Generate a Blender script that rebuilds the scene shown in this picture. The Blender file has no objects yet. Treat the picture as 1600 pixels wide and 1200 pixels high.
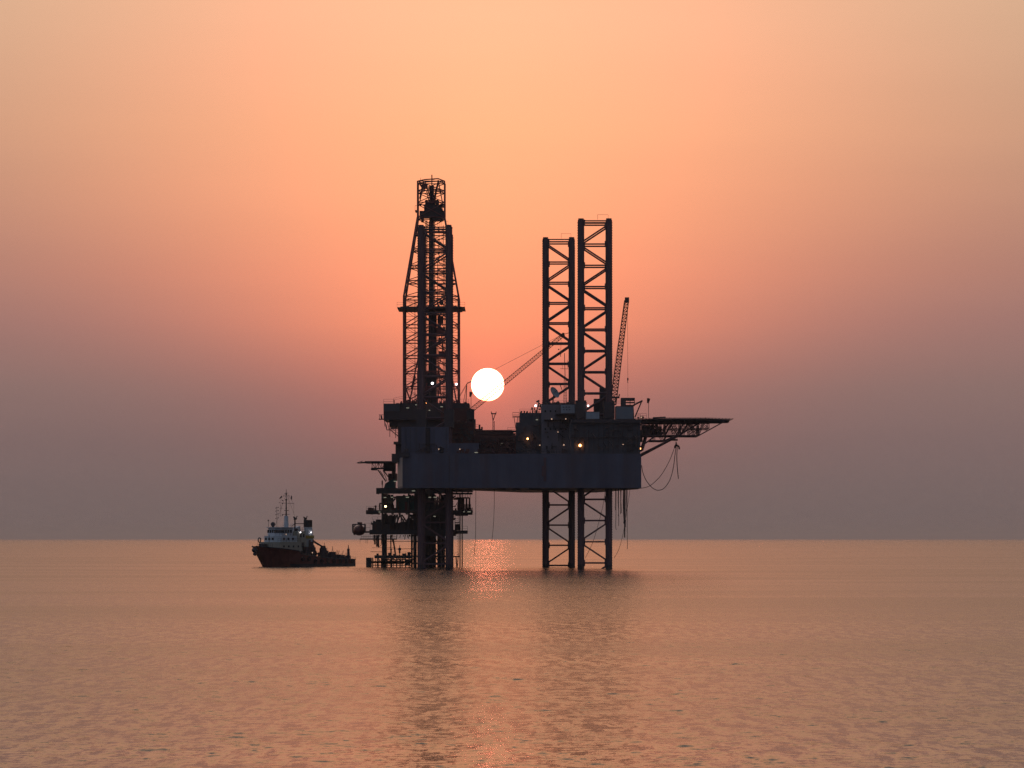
import bpy, bmesh, math, random
from math import sin, cos, pi, radians, sqrt, exp, atan2
from mathutils import Vector, Matrix
random.seed(7)
sc = bpy.context.scene
C = sc.collection

# ------------------------------------------------------------------ camera
HC, F, CX0, HY = 7.2, 5500.0, 800.0, 842.0       # eye height, focal length in photo pixels, centre column, horizon row
cam_d = bpy.data.cameras.new('camera'); cam = bpy.data.objects.new('camera', cam_d); C.objects.link(cam)
cam.location = (0, 0, HC); cam.rotation_euler = (radians(90), 0, 0)
cam_d.sensor_width = 36.0; cam_d.lens = F/1600*36.0
cam_d.shift_y = (HY-600)/1600.0
cam_d.clip_start = 1.0; cam_d.clip_end = 300000.0
sc.camera = cam
sc.view_settings.view_transform = 'Standard'; sc.view_settings.look = 'None'
sc.cycles.use_denoising = True; sc.cycles.denoising_prefilter = 'NONE'; sc.cycles.sample_clamp_direct = 9.0; sc.cycles.sample_clamp_indirect = 4.0; sc.cycles.denoiser = 'OPENIMAGEDENOISE'; sc.cycles.denoising_input_passes = 'RGB_ALBEDO_NORMAL'; sc.cycles.use_adaptive_sampling = False
sc.view_settings.exposure = 0.0; sc.view_settings.gamma = 1.0

# ------------------------------------------------------------------ node helpers
def lin(c):
    return tuple((x/255/12.92 if x/255 <= .04045 else ((x/255+.055)/1.055)**2.4) for x in c)
class NT:
    def __init__(s, nt): s.nt = nt; s.n = nt.nodes; s.l = nt.links; s.n.clear()
    def new(s, t, **k):
        n = s.n.new(t)
        for a, b in k.items(): setattr(n, a, b)
        return n
    def put(s, sock, v):
        if isinstance(v, bpy.types.NodeSocket): s.l.new(v, sock)
        else: sock.default_value = v
    def m(s, op, a, b=0.0, c=None, clamp=False):
        n = s.new('ShaderNodeMath', operation=op); n.use_clamp = clamp
        s.put(n.inputs[0], a); s.put(n.inputs[1], b)
        if c is not None: s.put(n.inputs[2], c)
        return n.outputs[0]
    def vm(s, op, a, b=None, out=0):
        n = s.new('ShaderNodeVectorMath', operation=op); s.put(n.inputs[0], a)
        if b is not None: s.put(n.inputs[1], b)
        return n.outputs[out]
    def mix(s, f, a, b, typ='MIX'):
        n = s.new('ShaderNodeMix', data_type='RGBA', blend_type=typ); n.clamp_result = False
        s.put(n.inputs[0], f); s.put(n.inputs[6], a); s.put(n.inputs[7], b)
        return n.outputs[2]
    def ramp(s, f, stops, interp='LINEAR', gain=1.0):
        n = s.new('ShaderNodeValToRGB'); n.color_ramp.interpolation = interp
        e = n.color_ramp.elements
        while len(e) > 1: e.remove(e[-1])
        for i, (p, c) in enumerate(stops):
            el = e[0] if i == 0 else e.new(p)
            el.position = p; el.color = (*[q/gain for q in c[:3]], 1)
        s.put(n.inputs[0], f)
        if gain == 1.0: return n.outputs[0]
        v = s.vm('SCALE', n.outputs[0]); s.put(v.node.inputs['Scale'], gain); return v
    def noise(s, vec, scale, detail=2, rough=.5, dist=0):
        n = s.new('ShaderNodeTexNoise'); s.put(n.inputs['Vector'], vec)
        n.inputs['Scale'].default_value = scale; n.inputs['Detail'].default_value = detail
        n.inputs['Roughness'].default_value = rough; n.inputs['Distortion'].default_value = dist
        return n

# ------------------------------------------------------------------ world: hazy sunset sky as a function of true direction
SUN_AZ, SUN_EL = math.atan((762-CX0)/F), math.atan((HY-601.0)/F)
world = bpy.data.worlds.new('World'); sc.world = world; world.use_nodes = True
w = NT(world.node_tree)
d = w.vm('NORMALIZE', w.new('ShaderNodeTexCoord').outputs['Generated'])
sep = w.new('ShaderNodeSeparateXYZ'); w.l.new(d, sep.inputs[0])
dx, dy, dz = sep.outputs
az = w.m('ABSOLUTE', w.m('SUBTRACT', w.m('ARCTAN2', dx, dy), SUN_AZ))
zf = w.m('POWER', w.m('MAXIMUM', dz, 0.0), 0.5)
def zpos(y): return max(0.0, sin(math.atan((HY-y)/F)))**.5
ctr = [(842,(117,97,95)),(793,(126,99,95)),(720,(152,103,97)),(670,(178,110,101)),(633,(188,115,103)),(580,(218,129,106)),(505,(252,155,114)),(430,(254,166,121)),(355,(254,176,127)),(203,(255,189,138)),(15,(253,196,152))]
edg = [(842,(113,98,97)),(783,(118,101,100)),(690,(128,105,103)),(605,(141,112,107)),(503,(166,121,112)),(405,(189,133,115)),(300,(203,148,122)),(203,(214,160,129)),(15,(223,176,143))]
def interp(tab, y):
    t = sorted(tab)
    for (a, ca), (b, cb) in zip(t, t[1:]):
        if a <= y <= b:
            k = (y-a)/(b-a); return tuple(p+(q-p)*k for p, q in zip(lin(ca), lin(cb)))
    return lin(t[-1][1]) if y > t[-1][0] else lin(t[0][1])
GW = lambda y: 2.9+3.6*min(1.0, max(0.0, (HY-y)/F/.10))**2      # glow half-width in degrees grows with height
A, B = [], []
for y in (842, 800, 760, 720, 690, 660, 633, 605, 570, 505, 430, 355, 280, 203, 110, 15):
    a = interp(ctr, y); e = interp(edg, y)
    over = max(0.0, 1-abs(y-400)/260.0)*.27 + max(0.0, 1-abs(y-80)/300.0)*.34      # the red is beyond what the photograph could record
    a = (a[0]*(1+over), a[1], a[2])
    EDGE = exp(-(8.1/GW(y))**1.6)
    b = tuple(max(0.0, (q-EDGE*p)/(1-EDGE)) for p, q in zip(a, e))
    A.append((zpos(y), a)); B.append((zpos(y), b))
up = [(.50,(1.38,.60,.27)),(.62,(.72,.50,.34)),(.78,(.27,.28,.31)),(1.0,(.15,.19,.26))]
upB = [(.50,(.84,.44,.26)),(.62,(.52,.40,.32)),(.78,(.25,.27,.31)),(1.0,(.15,.19,.26))]
colA = w.ramp(zf, A+up, gain=2.0); colB = w.ramp(zf, B+upB, gain=2.0)
colC = w.ramp(zf, [(0,(.078,.078,.098)),(.3,(.105,.108,.14)),(.55,(.13,.145,.20)),(1.0,(.15,.19,.26))])
gA = w.m('EXPONENT', w.m('MULTIPLY', w.m('POWER', w.m('DIVIDE', az, w.m('MULTIPLY_ADD', w.m('POWER', w.m('MINIMUM', w.m('DIVIDE', w.m('MAXIMUM', dz, 0.0), .10), 1.0), 2.0), radians(3.6), radians(2.9))), 1.6), -1.0))
front = w.mix(gA, colB, colA)
mr = w.new('ShaderNodeMapRange', interpolation_type='SMOOTHSTEP'); w.put(mr.inputs[0], az)
mr.inputs[1].default_value = radians(12); mr.inputs[2].default_value = radians(95)
sky = w.mix(mr.outputs[0], front, colC)
SD = Vector((sin(SUN_AZ)*cos(SUN_EL), cos(SUN_AZ)*cos(SUN_EL), sin(SUN_EL)))
cs = w.vm('DOT_PRODUCT', d, tuple(SD), out=1)
ang = w.m('ARCCOSINE', w.m('MINIMUM', cs, 1.0))
glow = w.m('EXPONENT', w.m('MULTIPLY', w.m('DIVIDE', ang, radians(.55)), -1.0))
glow = w.mix(1.0, (glow.node and (0,0,0,1)), (0,0,0,1)) if False else glow
gcol = w.vm('SCALE', (0.40, 0.06, 0.015)); w.put(gcol.node.inputs['Scale'], glow)
# faint unevenness of the haze layers
nz = w.noise(w.vm('MULTIPLY', d, (6.0, 6.0, 60.0)), 1.0, 3, .5)
uneven = w.m('MULTIPLY_ADD', nz.outputs[0], .07, .965)
skyc = w.vm('SCALE', sky); w.put(skyc.node.inputs['Scale'], uneven)
tot = w.vm('ADD', skyc, gcol)
bg = w.new('ShaderNodeBackground'); w.put(bg.inputs[0], tot); bg.inputs[1].default_value = 1.0
wo = w.new('ShaderNodeOutputWorld'); w.l.new(bg.outputs[0], wo.inputs[0])
world.cycles.sampling_method = 'MANUAL'; world.cycles.sample_map_resolution = 1024

sun_l = bpy.data.lights.new('sun_light', 'SUN'); sun_l.energy = 0.0022; sun_l.angle = radians(.53); sun_l.color = (1.0, .22, .07)
sun_o = bpy.data.objects.new('sun_light', sun_l); C.objects.link(sun_o)
sun_o.rotation_euler = SD.to_track_quat('Z', 'Y').to_euler()
sun_o.location = (0, 400, 300)

# ------------------------------------------------------------------ materials
def mat(name, col, rough=.6, metal=0.0, var=.25, scale=1.2, streak=False, rust=0.0):
    m = bpy.data.materials.new(name); m.use_nodes = True; t = NT(m.node_tree)
    pos = t.new('ShaderNodeTexCoord').outputs['Object']
    n1 = t.noise(pos, scale, 5, .6)
    vec = t.vm('MULTIPLY', pos, (1.4, 1.4, .12)) if streak else t.vm('MULTIPLY', pos, (1, 1, 1))
    n2 = t.noise(vec, scale*1.3, 4, .6)
    f = t.m('MULTIPLY_ADD', n1.outputs[0], var, 1-var*.5)
    f = t.m('MULTIPLY', f, t.m('MULTIPLY_ADD', n2.outputs[0], var*1.4, 1-var*.7))
    c = t.vm('SCALE', tuple(col)); t.put(c.node.inputs['Scale'], f)
    if rust:
        k = t.ramp(t.noise(vec, scale*.8, 6, .65).outputs[0], [(.52, (0,0,0)), (.68, (1,1,1))])
        c = t.mix(t.m('MULTIPLY', k, rust), c, (.12, .045, .02, 1))
    b = t.new('ShaderNodeBsdfPrincipled'); t.put(b.inputs['Base Color'], c)
    b.inputs['Metallic'].default_value = metal
    t.put(b.inputs['Roughness'], t.m('MULTIPLY_ADD', n1.outputs[0], .25, rough-.12))
    t.l.new(b.outputs[0], t.new('ShaderNodeOutputMaterial').inputs[0]); return m
def emis(name, col, strength):
    m = bpy.data.materials.new(name); m.use_nodes = True; t = NT(m.node_tree)
    e = t.new('ShaderNodeEmission'); e.inputs[0].default_value = (*col, 1); e.inputs[1].default_value = strength
    t.l.new(e.outputs[0], t.new('ShaderNodeOutputMaterial').inputs[0]); return m
M = dict(
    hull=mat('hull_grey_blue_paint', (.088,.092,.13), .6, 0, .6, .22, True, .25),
    hull_lit=mat('hull_lit_corner', (.36,.31,.28), .6, 0, .3, .3, True, .3),  # hull colour lightened to carry the sunset light on the bevelled corner
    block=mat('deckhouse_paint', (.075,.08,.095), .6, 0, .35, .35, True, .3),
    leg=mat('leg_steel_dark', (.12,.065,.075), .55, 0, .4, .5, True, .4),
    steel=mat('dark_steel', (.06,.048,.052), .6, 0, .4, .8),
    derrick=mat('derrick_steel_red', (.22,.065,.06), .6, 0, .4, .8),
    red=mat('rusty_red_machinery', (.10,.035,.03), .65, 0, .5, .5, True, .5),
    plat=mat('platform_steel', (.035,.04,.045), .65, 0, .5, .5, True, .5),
    teal=mat('teal_tarpaulin', (.02,.09,.09), .7, 0, .4, .6),
    pale=mat('pale_container_paint', (.42,.47,.52), .5, 0, .3, .6, True, .2),
    grey=mat('grey_cabin_paint', (.24,.27,.30), .5, 0, .3, .6, True, .2),
    accom=mat('accommodation_paint', (.18,.16,.18), .5, 0, .3, .4, True, .2),
    rope=mat('rope_fibre', (.05,.035,.03), .9),
    rubber=mat('black_hose_rubber', (.03,.03,.03), .6),
    boom=mat('crane_boom_paint', (.11,.05,.04), .6, 0, .3, 1.0),
    orange=mat('lifeboat_orange', (.13,.035,.03), .5, 0, .3, .8),
    shipred=mat('ship_hull_red', (.17,.045,.04), .55, 0, .7, .5, True, .7),
    shipblack=mat('ship_hull_black', (.035,.03,.04), .5, 0, .3, .5, True, .2),
    shipwhite=mat('ship_white_paint', (.60,.66,.70), .45, 0, .2, .5, True, .15),
    shipbuff=mat('ship_buff_paint', (.42,.41,.33), .5, 0, .3, .5, True, .2),
    glass=mat('dark_window_glass', (.02,.025,.03), .1, 0, .1),
    yellow=mat('yellow_band_paint', (.4,.3,.05), .5),
    black=mat('black_paint', (.02,.02,.025), .6),
    lampw=emis('lamp_white', (1,.93,1), 5), lampo=emis('lamp_orange', (1,.36,.10), 16), lampy=emis('lamp_yellow', (1,.8,.35), 8),
    lampdim=emis('lamp_dim', (1,.62,.42), .7), tube=emis('lamp_fluorescent', (.75,.72,.55), .3),
)

# ------------------------------------------------------------------ geometry helpers
def S(Y): return Y/F
def P(px, py, Y): return Vector(((px-CX0)*Y/F, Y, HC+(HY-py)*Y/F))
def clusters(m, cap=90):        # groups of primitives whose bounding boxes touch
    g = m.g; n = len(g); par = list(range(n))
    def find(i):
        while par[i] != i: par[i] = par[par[i]]; i = par[i]
        return i
    bb = []
    for (v0, v1, f0, f1) in g:
        q = m.v[v0:v1]; bb.append([min(p[k] for p in q)-.06 for k in range(3)]+[max(p[k] for p in q)+.06 for k in range(3)])
    for i in range(n):
        a = bb[i]
        for j in range(i+1, n):
            b = bb[j]
            if a[0] <= b[3] and b[0] <= a[3] and a[1] <= b[4] and b[1] <= a[4] and a[2] <= b[5] and b[2] <= a[5]:
                x, y = find(i), find(j)
                if x != y: par[x] = y
    out = {}
    for i in range(n): out.setdefault(find(i), []).append(i)
    if len(out) > cap: return [m]
    res = []
    for ids in out.values():
        q = MB()
        for i in ids:
            v0, v1, f0, f1 = g[i]; q.add(m.v[v0:v1], [tuple(k-v0 for k in f) for f in m.f[f0:f1]])
        res.append(q)
    res.sort(key=lambda q: -sum((max(p[k] for p in q.v)-min(p[k] for p in q.v)) for k in range(3)))
    return res
class MB:
    def __init__(s): s.v = []; s.f = []; s.g = []
    def add(s, vs, fs):
        s.g.append((len(s.v), len(s.v)+len(vs), len(s.f), len(s.f)+len(fs)))
        o = len(s.v); s.v += [tuple(v) for v in vs]; s.f += [tuple(i+o for i in f) for f in fs]; return s
    def box(s, x0, x1, y0, y1, z0, z1):
        return s.add([(x0,y0,z0),(x1,y0,z0),(x1,y1,z0),(x0,y1,z0),(x0,y0,z1),(x1,y0,z1),(x1,y1,z1),(x0,y1,z1)],
                     [(0,3,2,1),(4,5,6,7),(0,1,5,4),(1,2,6,5),(2,3,7,6),(3,0,4,7)])
    def pbox(s, px0, px1, py0, py1, Y, depth):      # py0 = upper row
        a = P(px0, py1, Y); b = P(px1, py0, Y); return s.box(a.x, b.x, Y, Y+depth, a.z, b.z)
    def bar(s, p, q, r=.1, n=4, r2=None):
        p, q = Vector(p), Vector(q); a = q-p
        if a.length < 1e-6: return s
        a.normalize(); u = a.cross(Vector((0,0,1)) if abs(a.z) < .95 else Vector((0,1,0))).normalized(); v = a.cross(u)
        r2 = r if r2 is None else r2; o = pi/4 if n == 4 else 0
        vs = [p+(u*cos(o+2*pi*i/n)+v*sin(o+2*pi*i/n))*r for i in range(n)]+[q+(u*cos(o+2*pi*i/n)+v*sin(o+2*pi*i/n))*r2 for i in range(n)]
        fs = [(i, (i+1)%n, n+(i+1)%n, n+i) for i in range(n)]+[tuple(range(n-1,-1,-1)), tuple(range(n,2*n))]
        return s.add(vs, fs)
    def path(s, pts, r=.08, n=4):
        for a, b in zip(pts, pts[1:]): s.bar(a, b, r, n)
        return s
    def prism(s, poly, z0, z1):
        n = len(poly)
        return s.add([(x,y,z0) for x,y in poly]+[(x,y,z1) for x,y in poly],
                     [(i,(i+1)%n,n+(i+1)%n,n+i) for i in range(n)]+[tuple(range(n-1,-1,-1)), tuple(range(n,2*n))])
    def ball(s, c, r, sx=1, sy=1, sz=1, nu=10, nv=6):
        c = Vector(c); vs = [c+Vector((0,0,-r*sz))]
        for j in range(1, nv):
            t = -pi/2+pi*j/nv
            vs += [c+Vector((cos(t)*cos(2*pi*i/nu)*r*sx, cos(t)*sin(2*pi*i/nu)*r*sy, sin(t)*r*sz)) for i in range(nu)]
        vs.append(c+Vector((0,0,r*sz))); L = len(vs)-1; fs = []
        for i in range(nu):
            k = (i+1)%nu; fs.append((0, 1+k, 1+i)); fs.append((L, 1+(nv-2)*nu+i, 1+(nv-2)*nu+k))
            for j in range(nv-2): fs.append((1+j*nu+i, 1+j*nu+k, 1+(j+1)*nu+k, 1+(j+1)*nu+i))
        return s.add(vs, fs)
    def rail(s, pts, h=1.1, sp=1.8, r=.035, rows=2):
        for a, b in zip(pts, pts[1:]):
            a, b = Vector(a), Vector(b); L = (b-a).length; n = max(1, int(L/sp))
            for i in range(n+1): p = a.lerp(b, i/n); s.bar(p, p+Vector((0,0,h)), r)
            for k in range(rows): o = Vector((0,0,h*(k+1)/rows)); s.bar(a+o, b+o, r)
        return s
    def truss(s, tops, bots, r=.1, rd=.07, first='\\'):
        s.path(tops, r); s.path(bots, r)
        for i, (a, b) in enumerate(zip(tops, bots)):
            s.bar(a, b, rd)
            if i+1 < len(tops):
                if (i % 2 == 0) == (first == '\\'): s.bar(a, bots[i+1], rd)
                else: s.bar(b, tops[i+1], rd)
        return s
    def lattice(s, p, q, w0, w1, n, r=.09, rd=.05, up=Vector((0,0,1))):     # square lattice boom
        p, q = Vector(p), Vector(q); a = (q-p).normalized(); u = a.cross(up).normalized(); v = u.cross(a)
        c = []
        for k in range(n+1):
            t = k/n; m_ = p.lerp(q, t); w_ = (w0+(w1-w0)*t)/2
            c.append([m_+u*w_*i+v*w_*j for i, j in ((-1,-1),(1,-1),(1,1),(-1,1))])
        for k in range(n):
            for i in range(4):
                s.bar(c[k][i], c[k+1][i], r)
                s.bar(c[k][i], c[k+1][(i+1)%4], rd) if k % 2 else s.bar(c[k][(i+1)%4], c[k+1][i], rd)
                s.bar(c[k][i], c[k][(i+1)%4], rd)
        for i in range(4): s.bar(c[n][i], c[n][(i+1)%4], rd)
        return s
    def build(s, name, m, parent=None, origin=None, smooth=False, split=True):
        if split and parent is not None and 1 < len(s.g) < 700:
            cl = clusters(s)
            if len(cl) > 1:
                out = None
                for q in cl:
                    if origin is not None and out is None: oo = origin
                    else: oo = [(min(p[k] for p in q.v)+max(p[k] for p in q.v))/2 for k in range(3)]
                    ob = q.build(name, m, parent, oo, smooth, False); out = out or ob
                return out
        me = bpy.data.meshes.new(name)
        o_ = Vector(origin) if origin is not None else Vector((0,0,0))
        me.from_pydata([tuple(Vector(v)-o_) for v in s.v], [], s.f); me.update()
        me.materials.append(M[m] if isinstance(m, str) else m)
        if smooth:
            for p_ in me.polygons: p_.use_smooth = True
        ob = bpy.data.objects.new(name, me); C.objects.link(ob); ob.location = o_
        if parent is not None:
            ob.parent = parent; ob.matrix_parent_inverse = world_of(parent).inverted()
        return ob
def world_of(o):
    mt = Matrix.LocRotScale(o.location, o.rotation_euler, o.scale)
    return (world_of(o.parent) @ o.matrix_parent_inverse @ mt) if o.parent else mt
def tag(o, label=None, cat=None, group=None, kind=None):
    for k, v in (('label', label), ('category', cat), ('group', group), ('kind', kind)):
        if v: o[k] = v
    return o
def thing(name, loc, label, cat, group=None, rz=0):
    o = bpy.data.objects.new(name, None); C.objects.link(o); o.location = loc; o.rotation_euler = (0,0,rz); o.empty_display_size = 1
    return tag(o, label, cat, group)

# ------------------------------------------------------------------ air: thin sea haze lying over the water
def make_haze():
    m = bpy.data.materials.new('sea_haze'); m.use_nodes = True; t = NT(m.node_tree)
    v = t.new('ShaderNodeVolumePrincipled'); v.inputs['Color'].default_value = (.99,.97,.97,1)
    v.inputs['Density'].default_value = HAZE; v.inputs['Anisotropy'].default_value = .5
    t.l.new(v.outputs[0], t.new('ShaderNodeOutputMaterial').inputs[1])
    o = MB().box(-80000, 80000, -80000, 80000, -2.0, 112.0).build('haze', m); tag(o, kind='stuff')
HAZE = 3.5e-5
if HAZE: make_haze()

# ------------------------------------------------------------------ sea: one sheet to the horizon, real wave relief in the nearest kilometre
SEA = dict(slope=.058, lmin=.24, lmax=9.0, n=90, alpha0=.008, gain=.5, lane=7.0, tilt=.50)
def sea_material():
    m = bpy.data.materials.new('sea_water'); m.use_nodes = True; t = NT(m.node_tree)
    pos = t.new('ShaderNodeNewGeometry').outputs['Position']
    at = t.new('ShaderNodeAttribute'); at.attribute_name = 'unresolved'; lost = at.outputs['Fac']
    patch = t.noise(t.vm('MULTIPLY', pos, (.35, 1.0, 1.0)), .02, 3, .55, .6).outputs[0]
    pk = t.new('ShaderNodeMapRange', interpolation_type='SMOOTHSTEP'); t.put(pk.inputs[0], patch)
    pk.inputs[1].default_value = .36; pk.inputs[2].default_value = .64; pk.inputs[3].default_value = .78; pk.inputs[4].default_value = 1.15
    # waves too small for the mesh widen the gloss by the slope variance they carry
    var = t.m('MULTIPLY', t.m('MULTIPLY', lost, 2.0*SEA['gain']), t.m('MULTIPLY', pk.outputs[0], pk.outputs[0]))
    a2 = t.m('ADD', var, SEA['alpha0']**2)
    b = t.new('ShaderNodeBsdfPrincipled')
    b.inputs['Base Color'].default_value = (.014, .022, .022, 1)
    b.inputs['IOR'].default_value = 1.333
    t.put(b.inputs['Roughness'], t.m('POWER', a2, .25))
    # wind streaks: narrow lanes of rougher and smoother water running down the wind
    lane = t.noise(t.vm('MULTIPLY', pos, (1.1, .16, 1.0)), 1.0, 5, .72, .25).outputs[0]
    lane2 = t.noise(t.vm('MULTIPLY', t.vm('ADD', pos, (91.0, 17.0, 0)), (1.3, .20, 1.0)), 1.0, 5, .75, .25).outputs[0]
    lk = t.m('MAXIMUM', t.m('MULTIPLY_ADD', t.m('SUBTRACT', lane, .5), SEA['lane'], 1.0), .15)
    rip = t.vm('SUBTRACT', t.noise(t.vm('MULTIPLY', pos, (1, 1, 1)), 2.6, 4, .7).outputs['Color'], (.5,.5,.5))
    amp = t.m('MULTIPLY', t.m('MULTIPLY', t.m('SQRT', lost), 6.5), pk.outputs[0])
    amp = t.m('MULTIPLY', amp, t.m('MULTIPLY_ADD', t.vm('LENGTH', rip, out=1), 3.0, .4))
    amp = t.m('MULTIPLY', t.m('ADD', amp, .09), lk)
    tilt = t.m('MULTIPLY', t.m('SUBTRACT', lane2, .5), SEA['tilt'])
    tv = t.new('ShaderNodeCombineXYZ'); t.put(tv.inputs[1], tilt)
    rv = t.vm('SCALE', t.vm('MULTIPLY', rip, (1,1,0))); t.put(rv.node.inputs['Scale'], amp)
    ge = t.new('ShaderNodeNewGeometry')
    t.put(b.inputs['Normal'], t.vm('NORMALIZE', t.vm('ADD', t.vm('ADD', ge.outputs['Normal'], rv), tv.outputs[0])))
    t.l.new(b.outputs[0], t.new('ShaderNodeOutputMaterial').inputs[0]); return m
def make_sea():
    import numpy as np
    rg = np.random.default_rng(11)
    fine = np.linspace(-radians(11.5), radians(11.5), 620)
    th = np.concatenate([fine, np.linspace(radians(11.5), 2*pi-radians(11.5), 42)[1:-1]])
    rr = [78.0]
    while rr[-1] < 1000: rr.append(rr[-1]*1.00085)
    rr = np.array([0.5, 20, 45, 65]+rr+[1100, 1300, 1700, 2400, 3600, 6000, 10000, 18000, 35000, 70000])
    nr, nt = len(rr), len(th)
    X = rr[:,None]*np.sin(th)[None,:]; Y = rr[:,None]*np.cos(th)[None,:]
    sp = np.gradient(rr)                                     # mesh spacing along the view
    Z = np.zeros_like(X); lostv = np.zeros(nr)
    lam = np.exp(np.linspace(math.log(SEA['lmin']), math.log(SEA['lmax']), SEA['n']))*rg.uniform(.93, 1.07, SEA['n'])
    wt = np.where(lam < 1.1, 1.0, (1.1/lam)**1.2)
    sl = wt*SEA['slope']*sqrt(2)/np.sqrt((wt**2).sum())      # slope amplitude of each component
    def env(k, seed):                                        # gusts: groups of ripples and calm gaps
        r2 = np.random.default_rng(seed); e = np.zeros_like(X)
        for i in range(7):
            a = r2.uniform(0, 2*pi); l = k*r2.uniform(.6, 1.8); e += np.sin(2*pi/l*(X*np.cos(a)*.6+Y*np.sin(a))+r2.uniform(0, 2*pi))
        return e/sqrt(3.5)
    E1 = np.minimum(np.exp(.62*env(1.1, 1)+.20*env(20, 2)), 2.8); E1 /= np.sqrt((E1**2).mean())
    E2 = np.exp(.30*env(38, 3)); E2 /= np.sqrt((E2**2).mean())
    ok = (rr >= 70) & (rr <= 1000)
    for l, s_ in zip(lam, sl):
        a = -pi/2+rg.normal(0, 1.25); k = 2*pi/l
        f = np.clip((l/sp-2.5)/2.5, 0, 1)*ok
        lostv += s_*s_/2*(1-f*f)
        if f.max() <= 0: continue
        ph = k*(X*math.cos(a)+Y*math.sin(a))+rg.uniform(0, 2*pi)
        w_ = np.sin(ph)+.18*np.cos(2*ph)                     # slightly peaked crests
        Z += (s_/k)*w_*f[:,None]*(E1 if l < 4 else E2)
    co = np.stack([X, Y, Z], -1).reshape(-1, 3).astype(np.float32)
    i = np.arange(nr-1)[:,None]; j = np.arange(nt)[None,:]; j2 = (j+1) % nt
    q = np.stack([i*nt+j, i*nt+j2, (i+1)*nt+j2, (i+1)*nt+j], -1).reshape(-1, 4)[:, ::-1].astype(np.int32)
    me = bpy.data.meshes.new('sea'); me.vertices.add(len(co)); me.vertices.foreach_set('co', co.ravel())
    cap = np.arange(nt, dtype=np.int32)[::-1]
    nq = len(q); me.loops.add(nq*4+nt); me.loops.foreach_set('vertex_index', np.concatenate([q.ravel(), cap]))
    me.polygons.add(nq+1); me.polygons.foreach_set('loop_start', np.concatenate([np.arange(nq)*4, [nq*4]]).astype(np.int32))
    me.polygons.foreach_set('use_smooth', np.ones(nq+1, bool))
    me.update(calc_edges=True)
    at = me.attributes.new('unresolved', 'FLOAT', 'POINT'); at.data.foreach_set('value', np.repeat(lostv, nt).astype(np.float32))
    me.materials.append(sea_material())
    o = bpy.data.objects.new('sea', me); C.objects.link(o); tag(o, kind='structure')
make_sea()

# ------------------------------------------------------------------ the sun disc, far beyond the horizon
def sun_disc():
    D = 120000.0; R = D*math.tan(radians(.531/2))
    m = bpy.data.materials.new('sun_disc_light'); m.use_nodes = True; t = NT(m.node_tree)
    z = t.new('ShaderNodeSeparateXYZ'); t.l.new(t.new('ShaderNodeTexCoord').outputs['Object'], z.inputs[0])
    f = t.m('MULTIPLY_ADD', z.outputs[2], .5/R, .5, clamp=True)      # lower limb reddened by more air
    c = t.ramp(f, [(0, (1.0,.13,.055)), (.08, (1.0,.17,.085)), (.2, (1,.22,.12)), (1, (1,.26,.15))])
    e = t.new('ShaderNodeEmission'); t.put(e.inputs[0], c); e.inputs[1].default_value = 30.0
    t.l.new(e.outputs[0], t.new('ShaderNodeOutputMaterial').inputs[0])
    b = MB().ball((0,0,0), R, nu=64, nv=32); o = b.build('sun', m, smooth=True); o.location = SD*D + Vector((0,0,HC))
    tag(o, 'round white setting sun low in the orange sky between derrick and lattice legs', 'sun')
sun_disc()

# ------------------------------------------------------------------ jack-up rig
RX, RY = (812-CX0)*S(860), 866.0
rig = thing('jackup_rig', (2, 866, 0), 'dark jack-up drilling rig on three lattice legs, silhouetted before the setting sun', 'oil rig')

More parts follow.
